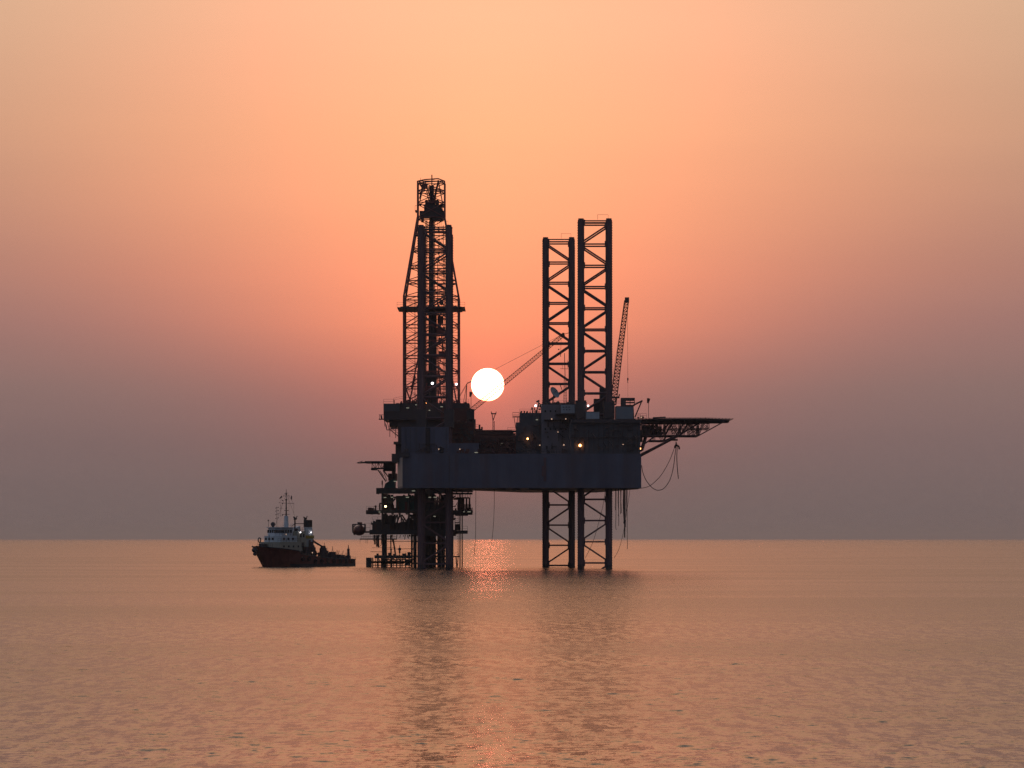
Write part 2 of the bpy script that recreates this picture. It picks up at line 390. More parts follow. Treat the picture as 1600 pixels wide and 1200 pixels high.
def make_leg(cx, cy, ztop, zfirst, bay, first, rot=-.022, half=3.35, hw=.8):
    def loc(x, y, z):
        c_, s_ = cos(rot), sin(rot); return Vector((cx+x*c_-y*s_, cy+x*s_+y*c_, z))
    zb = -14.0
    lat = MB(); k = 0; z = zfirst
    cor = [(-half,-half),(half,-half),(half,half),(-half,half)]
    while z > -4:
        for i in range(4):
            a, b = cor[i], cor[(i+1)%4]
            lat.bar(loc(*a, z), loc(*b, z), .21, 6)
            up = (k % 2 == 0) == (first == '\\')
            a_, b_ = (a, b) if i in (0, 1) else (b, a)
            if up: lat.bar(loc(*a_, z-.35), loc(*b_, z-bay+.35), .22, 6)
            else: lat.bar(loc(*b_, z-.35), loc(*a_, z-bay+.35), .22, 6)
        for i, (x, y) in enumerate(cor):                  # gussets at the nodes
            sx = -1 if x > 0 else 1
            if (k+i) % 2 == 0:
                p = loc(x+sx*.72, y, z); lat.box(p.x-.28, p.x+.28, p.y-.12, p.y+.12, z-.75, z+.75)
        z -= bay; k += 1
    lg = lat.build('leg', 'leg', rig, (cx, cy, 0), split=False)
    for i, (x, y) in enumerate(cor):
        c = MB(); dz = .0 if y < 0 else 0
        p = loc(x, y, 0)
        c.bar((p.x, p.y, zb), (p.x, p.y, ztop-dz), .62, 8)
        so = 1 if x > 0 else -1
        # rack plates with coarse teeth on the chord
        pz = ztop-(1.5 if y > 0 else .1)
        c.box(p.x-hw*.98, p.x+hw*.98, p.y-.1, p.y+.1, zb, pz)
        z = zb+14
        while z < pz-.5:
            c.box(p.x+so*hw-.06, p.x+so*hw+.06, p.y-.09, p.y+.09, z, z+.3); z += .62
        c.bar((p.x, p.y, ztop), (p.x, p.y, ztop+.25), .7, 8)
        c.build('chord', 'leg', lg, (p.x, p.y, 0))
        g_ = MB(); rg_ = random.Random(int(cx*10)+i)
        for q in range(8): g_.bar((p.x, p.y, -1.5+q*.32), (p.x, p.y, -1.18+q*.32), rg_.uniform(.72, .86)-q*.02, 9, rg_.uniform(.72, .84)-q*.02)
        g_.build('marine_growth', 'plat', lg, (p.x, p.y, 0), split=False)
    e = MB()
    p = loc(half*.2, -half, ztop)
    e.bar(p, p+Vector((0,0,1.2)), .05); e.bar(p+Vector((0,0,1.2)), p+Vector((half*.75,0,1.15)), .04); e.bar(p+Vector((half*.75,0,0)), p+Vector((half*.75,0,1.15)), .04)
    e.bar(loc(-half,-half,ztop-.3), loc(half,-half,ztop-.3), .17, 6); e.bar(loc(-half,half,ztop-.3), loc(half,half,ztop-.3), .17, 6)
    e.build('top_railing', 'steel', lg)
    return lg
L1 = make_leg((929.5-800)*S(850), 850, P(0,345,850).z, P(0,350,850).z, 33.1*S(850), '/')
L2 = make_leg((680.3-800)*S(850), 850, P(0,355,850).z, P(0,360,850).z, 32.6*S(850), '\\')
L3 = make_leg((873-800)*S(895), 895, P(0,374,895).z, P(0,379.5,895).z, 31.5*S(895), '\\', half=3.3)

# hull
Z0, Z1 = P(0,762.5,840).z, P(0,709,840).z
XL, XR = (629-800)*S(840), (1002-800)*S(840)
hull_poly = [(XL,840),(XR,840),(XR,862),(22,924),(3,924),(-19.5,856),((621.5-800)*S(850),850)]
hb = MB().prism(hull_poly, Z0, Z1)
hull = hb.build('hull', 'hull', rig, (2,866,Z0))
k = MB()
k.pbox(701.6, 702.6, 712, 761.5, 839.86, .13)   # draught ladder recess
k.build('ladder_recess', 'block', hull)
k = MB(); k.pbox(849.5, 853.5, 715, 752, 839.75, .22); k.pbox(846.5,849.5,728,744,839.8,.18); k.build('fender_stain', 'leg', hull)
k = MB(); a = Vector(((621.5-800)*S(850),850,0)); b = Vector((XL,840,0)); n = Vector((a.y-b.y, b.x-a.x, 0)).normalized()*-.06  # thin sheet over the bevel, painted pale for the side light it catches
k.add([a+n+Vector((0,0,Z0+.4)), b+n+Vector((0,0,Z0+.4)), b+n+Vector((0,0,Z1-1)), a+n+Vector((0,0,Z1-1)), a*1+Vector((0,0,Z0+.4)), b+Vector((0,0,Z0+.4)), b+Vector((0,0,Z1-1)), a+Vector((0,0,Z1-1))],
      [(0,1,2,3),(0,4,5,1),(3,2,6,7),(1,5,6,2),(0,3,7,4)]); k.build('lit_corner_face', 'hull_lit', hull)
k = MB()   # sponsons and pipes on the underside edge
for px0, px1 in ((776,790),(802,812),(826,846)): k.pbox(px0, px1, 762.3, 765.5, 844, 1.0)
k.bar(P(740,764.4,842), P(985,763.9,842), .12, 6); k.build('keel_pipe', 'steel', hull)
k = MB(); k.rail([P(630,709,840.6), P(700,709,840.6)]); k.rail([P(748,709,840.6), P(890,709,840.6)]); k.build('deck_railing', 'steel', hull)
k = MB(); k.pbox(612, 629, 709, 722, 846, 6); k.pbox(615, 628, 690, 694, 852, 4); k.pbox(618, 628, 694, 709, 853, 4)
k.pbox(620.5, 640, 707, 714, 839.4, .7); k.build('side_platform', 'steel', hull)

# deck blocks (each a part of the rig)
def block(name, px0, px1, py0, py1, Y, dep, m, parent=rig):
    a = P((px0+px1)/2, py1, Y); return MB().pbox(px0, px1, py0, py1, Y, dep).build(name, m, parent, (a.x, Y+dep/2, a.z))
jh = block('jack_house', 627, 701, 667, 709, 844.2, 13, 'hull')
k = MB(); k.pbox(665, 672, 668, 708, 844.0, .2); k.build('leg_slot', 'black', jh)
k = MB(); k.pbox(686.5,693,699,708,844.0,.2); k.build('door', 'black', jh)
k = MB()
for px in (634, 641, 650, 678, 697): k.pbox(px, px+.8, 669, 707, 844.05, .15)
k.build('stiffener', 'block', jh)
lb = block('pump_room', 701, 748, 692.5, 709, 844.8, 9, 'hull')
block('mud_tank', 701, 741, 660, 692.5, 853, 12, 'red')
pr = block('pipe_deck', 741, 806, 680, 709, 852, 24, 'red')
k = MB()
for i in range(9):
    z = P(0, 680, 852).z + .25 + (i%3)*.45; yy = 852.8+i*.5
    k.bar((P(742+random.random()*3,0,yy).x, yy, z), (P(798+random.random()*5,0,yy).x, yy, z), .2, 6)
k.build('drill_pipe_stack', 'red', pr)
k = MB()
for i in range(16):
    px = 742+i*4.0; k.pbox(px, px+.9, 684, 706, 851.7, .35)
for y in (687, 693, 700): k.pbox(741.5, 805, y, y+1, 851.75, .3)
k.build('pipe_rack_frame', 'steel', pr)
block('engine_room', 806, 850, 660, 709, 853, 20, 'block')
block('workshop', 812, 850, 645, 661, 855, 14, 'block')
ac = block('accommodation_block', 846, 900, 632, 709, 851, 17, 'accom')
k = MB()
for r_ in range(3):
    for i in range(6):
        px = 851+i*8; py = 641+r_*14
        if not (py < 648 and px > 868): k.pbox(px, px+2.2, py, py+3, 850.85, .2)
k.build('window', 'glass', ac)
k = MB(); k.pbox(868, 901, 646.3, 647.6, 847, 4.2); k.rail([P(869,646,847.1), P(875,646,847.1)]); k.pbox(850,900,655.5,656.5,849.6,1.6); k.build('balcony', 'steel', ac)
dh = block('deckhouse', 890, 1000.5, 660.5, 709, 841, 22, 'block')
k = MB()
for i in range(14):
    px = 897+i*7.6; k.pbox(px, px+.8, 663, 707, 840.85, .2)
k.pbox(892, 1000, 683, 684.2, 840.6, .45); k.build('stiffener', 'steel', dh)
k = MB(); k.pbox(892, 1002, 655, 660.6, 840.2, 24.5); k.rail([P(893,655,840.3), P(913,655,840.3)]); k.rail([P(938,655,840.3), P(957,655,840.3)]); k.rail([P(993,655,840.3), P(1001,655,840.3)])
k.build('roof_deck', 'steel', dh)
# leg guides on the roof deck round the near leg
k = MB(); X = (929.5-800)*S(850)
for sx in (-1, 1):
    for sy in (-1, 1): k.box(X+sx*3.35-1.3, X+sx*3.35+1.3, 850+sy*3.35-1.2, 850+sy*3.35+1.2, P(0,655,850).z, P(0,625+(4 if sy<0 else 0),850).z)
k.build('leg_guide', 'steel', rig)
k = MB(); X = (680.3-800)*S(850)
for sx in (-1, 1):
    for sy in (-1, 1): k.box(X+sx*3.35-1.15, X+sx*3.35+1.15, 850+sy*3.35-1.1, 850+sy*3.35+1.1, P(0,668,850).z, P(0,640,850).z)
k.build('leg_guide', 'steel', rig)
k = MB(); X = (873-800)*S(895)
for sx in (-1, 1): k.box(X+sx*3.3-1.2, X+sx*3.3+1.2, 890, 900, Z1, P(0,632,895).z)
k.build('leg_guide', 'steel', rig)

def face(name, px0, px1, py0, py1, Y, n, m, parent):
    rr = random.Random(int(px0*7+py0)); k = MB()
    for _ in range(n):
        px = rr.uniform(px0, px1-4); py = rr.uniform(py0, py1-3); t = rr.random(); d_ = rr.uniform(.15, .9)
        if t < .35: k.pbox(px, min(px1, px+rr.uniform(1.5, 6)), py, min(py1, py+rr.uniform(1.5, 7)), Y-d_, d_-.01)
        elif t < .6: k.pbox(px, px+rr.uniform(.6, 1.2), py, min(py1, py+rr.uniform(5, 18)), Y-.3, .28)
        elif t < .85: k.pbox(px, min(px1, px+rr.uniform(6, 26)), py, py+rr.uniform(.5, 1.1), Y-.45, .43)
        else: k.bar(P(px, py, Y-.4), P(min(px1, px+rr.uniform(3, 9)), min(py1, py+rr.uniform(3, 10)), Y-.4), .12, 6)
    k.build(name, m, parent)
face('pipework', 702, 741, 661, 692, 853, 26, 'steel', rig); face('pipework', 743, 806, 681, 708, 851.5, 34, 'red', pr); face('pipework', 806, 848, 662, 708, 852.8, 34, 'steel', rig)
face('duct', 850, 890, 655, 708, 850.8, 26, 'steel', ac); face('duct', 893, 999, 662, 706, 840.8, 46, 'steel', dh); face('valve_panel', 630, 700, 692, 708, 844.1, 14, 'steel', jh)
face('equipment_locker', 704, 800, 701, 708.5, 843.5, 14, 'red', rig); face('equipment_locker', 803, 892, 701, 708.5, 845, 14, 'block', rig)
# skyline clutter on the roofs
k = MB()
for px, py, h, wd in ((803,650,0,0),): pass
k.rail([P(801,654,856), P(812,654,856)], 1.5); k.rail([P(801,650.5,856), P(811,650.5,856)], .9)
k.pbox(801, 812, 650.5, 651.5, 856, 3); k.bar(P(803,651,856), P(806.5,673,856), .1); k.bar(P(809,651,856), P(806.5,673,856), .1); k.bar(P(811,651,856), P(811,673,856), .1)
k.rail([P(793,674,856), P(806,674,856)], .9); k.pbox(792,806,672.5,674.5,856,6)
k.build('stair_tower', 'steel', rig)
def clutter(m, px0, px1, py, Y, n, hmin, hmax, wmin=.8, wmax=3.2, dep=1.2):
    for _ in range(n):
        px = random.uniform(px0, px1); wd = random.uniform(wmin, wmax); h = random.uniform(hmin, hmax)
        t = random.random(); yy = Y+random.uniform(0, 6)
        if t < .5: m.pbox(px, px+wd, py-h, py+.3, yy, dep)
        elif t < .75: m.bar(P(px, py+.3, yy), P(px, py-h*1.3, yy), .12, 6)
        else: m.ball(P(px, py-h*.5, yy), h*.5*S(yy), nu=8, nv=5)
k = MB(); clutter(k, 812, 846, 645, 856, 16, 1, 4.5); clutter(k, 838, 848, 636, 857, 5, 2, 6); clutter(k, 742, 804, 680, 856, 34, 1.2, 5.5); clutter(k, 700, 741, 660.5, 856, 10, 1, 4)
k.build('deck_machinery', 'red', rig)
k = MB(); clutter(k, 850, 899, 632.5, 856, 26, 1, 6); clutter(k, 905, 960, 655, 846, 14, 1, 5); k.pbox(938, 948, 611, 655, 860, 3); k.pbox(928,947,623,655,861,4)
clutter(k, 830, 846, 640, 857, 8, 1, 4)
k.build('roof_machinery', 'steel', rig)
k = MB(); k.rail([P(847,632,852), P(899,632,852)], .9); k.rail([P(812,645,855.5), P(846,645,855.5)], .9); k.rail([P(742,680,852), P(806,680,852)], .8)
k.rail([P(962,633,861), P(972,633,861)], 1.0); k.build('roof_railing', 'steel', rig)
k = MB(); k.pbox(736, 752, 670, 671.2, 858, 5)
for px in (737,740,743,746,749): k.bar(P(px,671,858.5), P(px+1,680,858.5), .12)
k.rail([P(736,670,858), P(748,670,858)], 1.0); k.bar(P(749.3,680,858), P(749.3,663.5,858), .22, 6); k.bar(P(753,680,858), P(753,667,858), .2, 6)
k.build('pipe_catwalk', 'steel', rig)
# Y-shaped boom rest
k = MB(); k.bar(P(770.2,680,858), P(770.2,654,858), .12); k.bar(P(772.2,680,858), P(772.2,658,858), .12); k.bar(P(770.2,656,858), P(768.6,645,858), .13); k.bar(P(770.2,658,858), P(774.6,645,858), .13)
k.bar(P(767.6,646.5,858), P(775.2,646.5,858), .2); k.bar(P(767.6,643,858), P(768,647,858), .12); k.bar(P(775.3,643,858), P(774.8,647,858), .12)
for y in (660,666,672): k.bar(P(770.2,y,858), P(772.2,y,858), .06)
k.build('boom_rest', 'steel', rig)
# satellite dish
c = P(866.5, 613.5, 862); dsh = MB(); nrm = Vector((.55,-.55,.5)).normalized(); u = nrm.cross(Vector((0,0,1))).normalized(); v = nrm.cross(u)
ring = []
for rr, dd in ((0,-.25),(.5,-.15),(.85,0),(1.1,.18)):
    ring.append([c+nrm*dd+(u*cos(2*pi*i/16)+v*sin(2*pi*i/16)*1.25)*rr*1.15 for i in range(16)])
vs = [p for r_ in ring for p in r_]; fs = [(j*16+i, j*16+(i+1)%16, (j+1)*16+(i+1)%16, (j+1)*16+i) for j in range(3) for i in range(16)]
vs += [p-nrm*.08 for p in vs]; L = 64; fs += [tuple(reversed([a+L for a in f])) for f in fs[:48]]+[(48+i,48+(i+1)%16,48+L+(i+1)%16,48+L+i) for i in range(16)]
dsh.add(vs, fs); dish = dsh.build('satellite_dish', 'grey', rig, c)
k = MB(); k.bar(c-nrm*.3, P(863.5,632,862), .15, 6); k.bar(c, c+nrm*1.1, .05); k.bar(c+u*.9, c+nrm*1.1, .03); k.bar(c-u*.9, c+nrm*1.1, .03); k.build('mount', 'steel', dish)
# radio mast on the accommodation roof
k = MB(); k.lattice(P(883,632,868), P(883,590,868), .7, .5, 9, .06, .035, Vector((0,1,0))); k.bar(P(883,590,868), P(882,552,868), .08, 6); k.bar(P(875.5,576,868), P(891,576.5,868), .07)
k.bar(P(886.5,576,868), P(886.5,562,868), .04); k.bar(P(889,576,868), P(889,600,868), .03); k.bar(P(879,576,868), P(879,568,868), .04); k.bar(P(875,601,868),P(878,609,868),.12); k.build('radio_mast', 'steel', rig)
k = MB(); k.bar(P(838,645,857), P(842,629,857), .2); k.bar(P(846,634,857), P(840,627,857), .18); k.bar(P(838,628,857), P(843,626,857), .3); k.build('davit', 'steel', rig)
k = MB(); k.bar(P(962,633,860), P(962,621,860), .12, 6); k.bar(P(955,621,860), P(968,621,860), .3); k.bar(P(966.5,621,860), P(968,616,860), .2); k.build('fire_monitor', 'steel', rig)
# slanted davit on the right edge
k = MB(); k.bar(P(990,633,852), P(1004,626,852), .22, 6); k.bar(P(992,652,852), P(1003,626,852), .17, 6); k.bar(P(989,635,852), P(990,655,852), .17, 6); k.bar(P(988,629,852), P(1003,628,852), .04); k.build('davit', 'steel', rig)

# drill floor, cantilever and substructure
DY = 893.0
def D(px, py, dy=0): return P(px, py, DY) + Vector((0, dy, 0))
k = MB(); k.box(D(628,0).x, D(740,0).x, 862, 905, P(0,707,DY).z, P(0,668,DY).z); k.build('cantilever', 'steel', rig)
df = MB(); 
def dbox(m, px0, px1, py0, py1, y0, y1):
    a = D(px0, py1); b = D(px1, py0); m.box(a.x, b.x, DY+y0, DY+y1, a.z, b.z)
dbox(df, 601.5, 733, 645, 658, -10, 11); dbox(df, 610, 728, 657.9, 668, -8, 9); dbox(df, 626, 734, 632, 645, -9, 10)
drill_floor = df.build('drill_floor', 'steel', rig, D(668,668))
k = MB(); dbox(k, 601.5, 626, 633, 645, -10.2, 0); k.build('wind_wall', 'block', drill_floor)
k = MB(); dbox(k, 690, 733, 640, 661, -10.4, -10.1); k.build('wind_wall', 'red', drill_floor)
k = MB(); dbox(k, 733.1, 741, 641, 660, -9, -3); k.build('driller_cabin', 'steel', drill_floor)
k = MB(); k.rail([D(601.5,633,-10), D(617,633,-10), D(617,633,-2)], 1.1); k.rail([D(617,630,-9.5), D(632,627,-9.5)], .9); k.rail([D(603,645,11), D(626,645,11)], 1.0); k.rail([D(718,632,-9), D(733,632,-9)], 1.0)
k.build('railing', 'steel', drill_floor)
k = MB()
clutter(k, 618, 634, 633, 885, 12, 1, 7, 1, 3); clutter(k, 634, 716, 632.5, 886, 40, 2, 9, 1, 4); clutter(k, 700, 731, 633, 886, 12, 1, 5, 1, 3)
k.pbox(629.5,632,612,632,886,1.5); k.build('floor_machinery', 'derrick', drill_floor)
# zigzag stairs on the left
k = MB()
st = [(597,657),(602,657),(606.5,673.5),(612,673.5),(625,684)]
for dy in (-9.5, -8.3):
    k.path([D(*p, dy) for p in st], .12); k.path([D(p[0]+3.5, p[1]-1.5, dy) for p in st[1:]], .07)
    k.bar(D(598,653,dy), D(598,657,dy), .05); k.bar(D(595,650,dy), D(595,657,dy), .05); k.bar(D(594,650,dy), D(603,650,dy), .05); k.bar(D(594,657,dy), D(610,657,dy), .16)
    for a in range(7): k.bar(D(603+a*3.2, 662+a*3, dy), D(603+a*3.2, 668+a*2.6, dy), .05)
    k.bar(D(611,664,dy), D(611,684,dy), .07); k.bar(D(620,668,dy), D(620,686,dy), .07); k.bar(D(626,668,dy), D(626,688,dy), .07); k.bar(D(613,671,dy), D(626,671,dy), .22); k.bar(D(606,673.5,dy), D(626,673.5,dy), .05)
    k.bar(D(597.5,651,dy), D(598.6,656,dy), .25)
k.build('stairway', 'steel', drill_floor)

# derrick
dk = MB()
zr = lambda py: HC+(HY-py)*S(DY)
def dcorners(py):
    if py >= 466: a, b = 632.2, 717.0
    elif py >= 341: t = (466-py)/(466-341); a, b = 632.2+(653-632.2)*t, 717-(717-695)*t
    else: a, b = 653, 695
    x0, x1 = (a-800)*S(DY), (b-800)*S(DY); h = (x1-x0)/2
    return [Vector((x0, DY-h, zr(py))), Vector((x1, DY-h, zr(py))), Vector((x1, DY+h, zr(py))), Vector((x0, DY+h, zr(py)))]
rows = [632, 606, 582, 558, 534, 510, 484, 466, 441, 417, 391, 366, 341, 318, 300, 285]
for i, py in enumerate(rows):
    c0 = dcorners(py)
    for a in range(4):
        dk.bar(c0[a], c0[(a+1)%4], .19 if py > 341 else .14)
        if i+1 < len(rows):
            c1 = dcorners(rows[i+1]); mid = (c0[a]+c0[(a+1)%4])/2; midt = (c1[a]+c1[(a+1)%4])/2
            if py > 466:    # K bracing in each half
                dk.bar(c0[a], midt, .17); dk.bar(c0[(a+1)%4], midt, .17)
                q0 = c0[a].lerp(c1[a], .5); q1 = c0[(a+1)%4].lerp(c1[(a+1)%4], .5)
                dk.bar(q0, c0[a].lerp(midt, .5), .06); dk.bar(q1, c0[(a+1)%4].lerp(midt, .5), .06)
                dk.bar(c1[a], c0[a].lerp(midt,.5), .07); dk.bar(c1[(a+1)%4], c0[(a+1)%4].lerp(midt,.5), .07)
            else:
                dk.bar(c0[a], c1[(a+1)%4], .13); dk.bar(c0[(a+1)%4], c1[a], .13)
der = dk.build('derrick', 'derrick', rig, D(674.5,632))
for a in range(4):
    k = MB()
    for p0, p1, r_ in ((632,466,.34),(466,341,.33),(341,285,.26)): k.bar(dcorners(p0)[a], dcorners(p1)[a], r_)
    k.build('corner_post', 'derrick', der)
k = MB(); c = dcorners(285); t = dcorners(281)
for a, b in ((653,285),(664,282.5)),((664,282.5),(685,281)),((685,281),(695,285)): k.bar(D(*a,-3), D(*b,-3), .2); k.bar(D(*a,3), D(*b,3), .2)
for dy in (-2.6, 2.6):
    for a, b in (((685,283),(677,318)),((685,283),(692,320)),((664,284),(676,320)),((655,286),(662,296)),((662,284),(656,312)),((664,296),(690,298)),((660,290),(664,296)),((667,300),(671,318)),((681,300),(679,318))): k.bar(D(*a,dy), D(*b,dy), .18)
k.bar(D(674.8,320), D(674.8,273), .14, 6); k.bar(D(657.5,285,-3), D(657.5,279.5,-3), .05); k.bar(D(676,281), D(684,279), .08); dbox(k, 662, 668, 287, 293, -1, 1)
k.build('gin_pole_frame', 'derrick', der)
k = MB(); dbox(k, 656, 694, 331, 340, -3, 3); dbox(k, 663, 690, 321, 332, -2.6, 2.6); dbox(k, 668, 680, 316, 322, -1.5, 1.5); dbox(k, 688, 693, 320, 323, -3.2, 3.2); dbox(k, 689,692,327,333,-3,3)
for px, py, r_ in ((683,316,.62),(666.5,315,.45),(666.5,319,.4)): k.bar(D(px,py,-.5), D(px,py,.5), r_, 10)
dbox(k, 649, 654, 330, 331.5, -3, 2); k.bar(D(649,323,-3), D(649,331,-3), .05); k.bar(D(649,323,-3), D(653,323,-3), .05); clutter(k, 657, 690, 321.5, 890, 8, 1, 4); k.pbox(676,692,341,344,890,4); k.pbox(658,662,340,346,890,3)
k.build('crown_block', 'steel', der)
k = MB()
dbox(k, 627, 722, 482, 485, -7.6, 7.6); dbox(k, 622, 632, 483.2, 484.2, -8, 8); dbox(k, 717, 727, 482.6, 483.6, -8, 8)
dbox(k, 664, 698, 480, 487, -4, 4)
zq = zr(483)
k.rail([(D(622,0).x, DY-8, zq), (D(632,0).x, DY-8, zq)], 1.2, 1.2); k.rail([(D(717,0).x, DY-8, zq), (D(727,0).x, DY-8, zq)], 1.2, 1.2); k.rail([(D(632,0).x, DY-7.7, zq+.3), (D(652,0).x, DY-7.7, zq+.3)], 1.1, 1.2)
for p in ((690,474,3.2),(685,478,2),(712,479,2),(662,477,2.4)): k.ball(D(p[0],p[1]), p[2]*.16, nu=8, nv=5)
k.build('monkey_board', 'steel', der)
k = MB()   # guide rails, cables, ladder inside
for px in (665.5, 667.3): k.bar(D(px,345,-1), D(px,632,-1), .14)
k.bar(D(674.5,290,0), D(674.5,632,0), .6, 6)
k.bar(D(671.5,345,2), D(671.5,632,2), .3, 6)
for px in (655,692): k.bar(D(px,350,4), D(px,632,4), .13)
for px in (683.5,694.5): k.bar(D(px,400,3), D(px,632,3), .12)
for i in range(22):
    y = 372+i*11.6; k.bar(D(664,y,3), D(696,y-(3 if i%2 else 0),3), .12); k.bar(D(683.5,y,3), D(694.5,y+11.6,3), .09)
for px in (676.8, 679): k.bar(D(px,345,1), D(px,632,1), .13)
for i in range(52):
    y = 350+i*5.4; k.bar(D(665.5,y,-1), D(667.3,y,-1), .05); k.bar(D(674,y,1), D(679,y,1), .05) if i%2 else None
for px in (648.5, 649.8): k.bar(D(px,632,-5), D(px,470,-5), .045)
for i in range(40): k.bar(D(648.5,470+i*4,-5), D(649.8,470+i*4,-5), .04)
for px in (686,690,687.5): k.bar(D(px,345,0), D(px-1,632,0), .035)
k.build('guide_rail', 'steel', der)
k = MB(); dbox(k, 684, 692, 494, 506, -1, 1); k.bar(D(689,497), D(686,520), .35); k.bar(D(690,520), D(692,560), .2); dbox(k, 682, 694, 512, 521, -1.2, 1.2); dbox(k, 685,689,528,538,-1,1)
k.bar(D(684,560), D(690,632), .2); k.bar(D(693,540), D(681,600), .12); dbox(k, 685, 696, 549, 553, -1, 1); k.build('travelling_block', 'derrick', der)
for j, (pa, pb, top) in enumerate(((670.5,674.5,488),(675,678.5,490),(678.8,682,486),(655,660,582),(660.5,669.5,578))):
    k = MB()
    for i in range(5):
        px = pa+(pb-pa)*i/4; k.bar(D(px, 632, -3.5+j+i*.3), D(px+random.uniform(-.3,.3), top+random.uniform(-2,3), -3.5+j+i*.3), .13, 5)
    k.build('pipe_stand', 'steel', der)
k = MB(); dbox(k, 652, 682, 582, 632, -2.5, 3.5); k.build('dog_house', 'steel', der)
k = MB()   # leaning derrick base braces
for a, b in (((650,590),(641,630)),((668,600),(662,632)),((690,595),(683,632)),((706,585),(714,630)),((636,610),(644,632)),((655,560),(644,610))): k.bar(D(*a,-7), D(*b,-7), .25)
k.build('base_brace', 'derrick', der)

# helideck
HX, HYc, HR, HZ = 41.5, 855.5, 11.2, P(0,653.4,844).z
oc = lambda r: [(HX+r*cos(pi/8+i*pi/4)/cos(pi/8), HYc+r*sin(pi/8+i*pi/4)/cos(pi/8)) for i in range(8)]
heli = MB().prism(oc(HR), HZ-.35, HZ).build('helideck', 'steel', rig, (HX,HYc,HZ))
k = MB(); o1 = oc(HR); o2 = oc(HR+.8)
for i in range(8):
    j = (i+1)%8; a1 = Vector((*o1[i],HZ-.2)); b1 = Vector((*o1[j],HZ-.2)); a2 = Vector((*o2[i],HZ+.1)); b2 = Vector((*o2[j],HZ+.1))
    k.bar(a2, b2, .06)
    for q in range(9): t = q/8; k.bar(a1.lerp(b1,t), a2.lerp(b2,t), .05)
    k.bar((a1+a2)/2, (b1+b2)/2, .04)
k.build('safety_net', 'steel', heli)
k = MB()
for yy in (-9,-6,-3,0,3,6,9):
    h = HR if abs(yy) < 4.8 else HR-(abs(yy)-4.8)
    k.box(HX-h+.1, HX+h-.1, HYc+yy-.12, HYc+yy+.12, HZ-.72, HZ-.34)
for xx in (-9,-6,-3,0,3,6,9):
    h = HR if abs(xx) < 4.8 else HR-(abs(xx)-4.8)
    k.box(HX+xx-.1, HX+xx+.1, HYc-h+.1, HYc+h-.1, HZ-.6, HZ-.345)
k.build('deck_beam', 'steel', heli)
ht = MB()
for yy, e0 in ((849.5, 0), (855.5, 2), (861.5, 0)):
    def H(px, py): return Vector(((px-800)*S(852), yy, HC+(HY-py)*S(852)))
    xs = [1003,1015,1027,1039,1051,1063,1077,1091]; ys0 = 661
    ht.truss([H(x, 660.5) for x in xs], [H(x, 681) for x in xs], .18, .11)
    ht.bar(H(1091,681), H(1131,659), .18); ht.bar(H(1091,660), H(1091,681), .12); ht.bar(H(1091,681), H(1079,661), .11); ht.bar(H(1091,681), H(1100,661), .11)
    ht.bar(H(1107,661), H(1107,671), .11); ht.bar(H(1078,669.5), H(1107,670), .1); ht.bar(H(1107,670), H(1096,661), .09)
    ht.truss([H(x+6, 661) for x in xs[:-1]], [H(x+6, 681) for x in xs[:-1]], .05, .09, '/'); ht.bar(H(1004,671), H(1078,670), .09); ht.bar(H(1014,688.7), H(1037,688.7), .16); ht.bar(H(1037,688.7), H(1060,680), .2); ht.bar(H(1022,681), H(1023,688), .1); ht.bar(H(1032,681), H(1037,688.7), .1); ht.bar(H(1042,681), H(1037,688.7), .1)
    ht.bar(H(1001.5,710 if yy < 850 else 712), H(1058,682), .27, 6); ht.bar(H(1058,682), H(1094,660), .22, 6)
    ht.bar(H(1003,704), H(1010,681), .25, 6); ht.bar(H(993,704), H(1024,681), .2, 6)
for px in (1015,1039,1063,1091):
    x = (px-800)*S(852); z0 = HC+(HY-681)*S(852); z1 = HC+(HY-661)*S(852)
    ht.bar((x,849.5,z0), (x,861.5,z0), .14); ht.bar((x,849.5,z0), (x,855.5,z1), .1); ht.bar((x,861.5,z0), (x,855.5,z1), .1); ht.bar((x,849.5,z1), (x,855.5,z0), .1)
ht.build('support_truss', 'leg', heli)
k = MB(); k.pbox(1003, 1018, 664, 680, 853, 5); k.pbox(995,1004,672,690,850,6); clutter(k, 1004, 1030, 680, 852, 18, 3, 16, 1, 5); k.build('fuel_skid', 'steel', heli)
k = MB(); clutter(k, 993, 1008, 653.5, 850, 8, 1, 4); k.rail([P(993,652.5,852), P(1010,652.5,852)], 1.0); k.bar(P(1020,653,850),P(1040,652,850),.25); k.build('deck_fitting', 'steel', heli)
k = MB(); k.pbox(1049,1059,686,688.5,856,1.5); k.bar(P(1050,681,856), P(1050,688,856), .05); k.bar(P(1058,681,856), P(1058,688,856), .05); k.build('access_basket', 'steel', heli)
def windsock(px, py0, py1, Y, parent):
    k = MB().bar(P(px,py1,Y), P(px,py0,Y), .06, 6); o = k.build('windsock', 'steel', parent)
    MB().bar(P(px,py0+.5,Y), P(px-1.2,py0+8,Y), .42, 8, .22).build('sock', 'red', o)
windsock(1013.5, 622, 654, 852, rig); windsock(736, 612, 641, 884, rig)

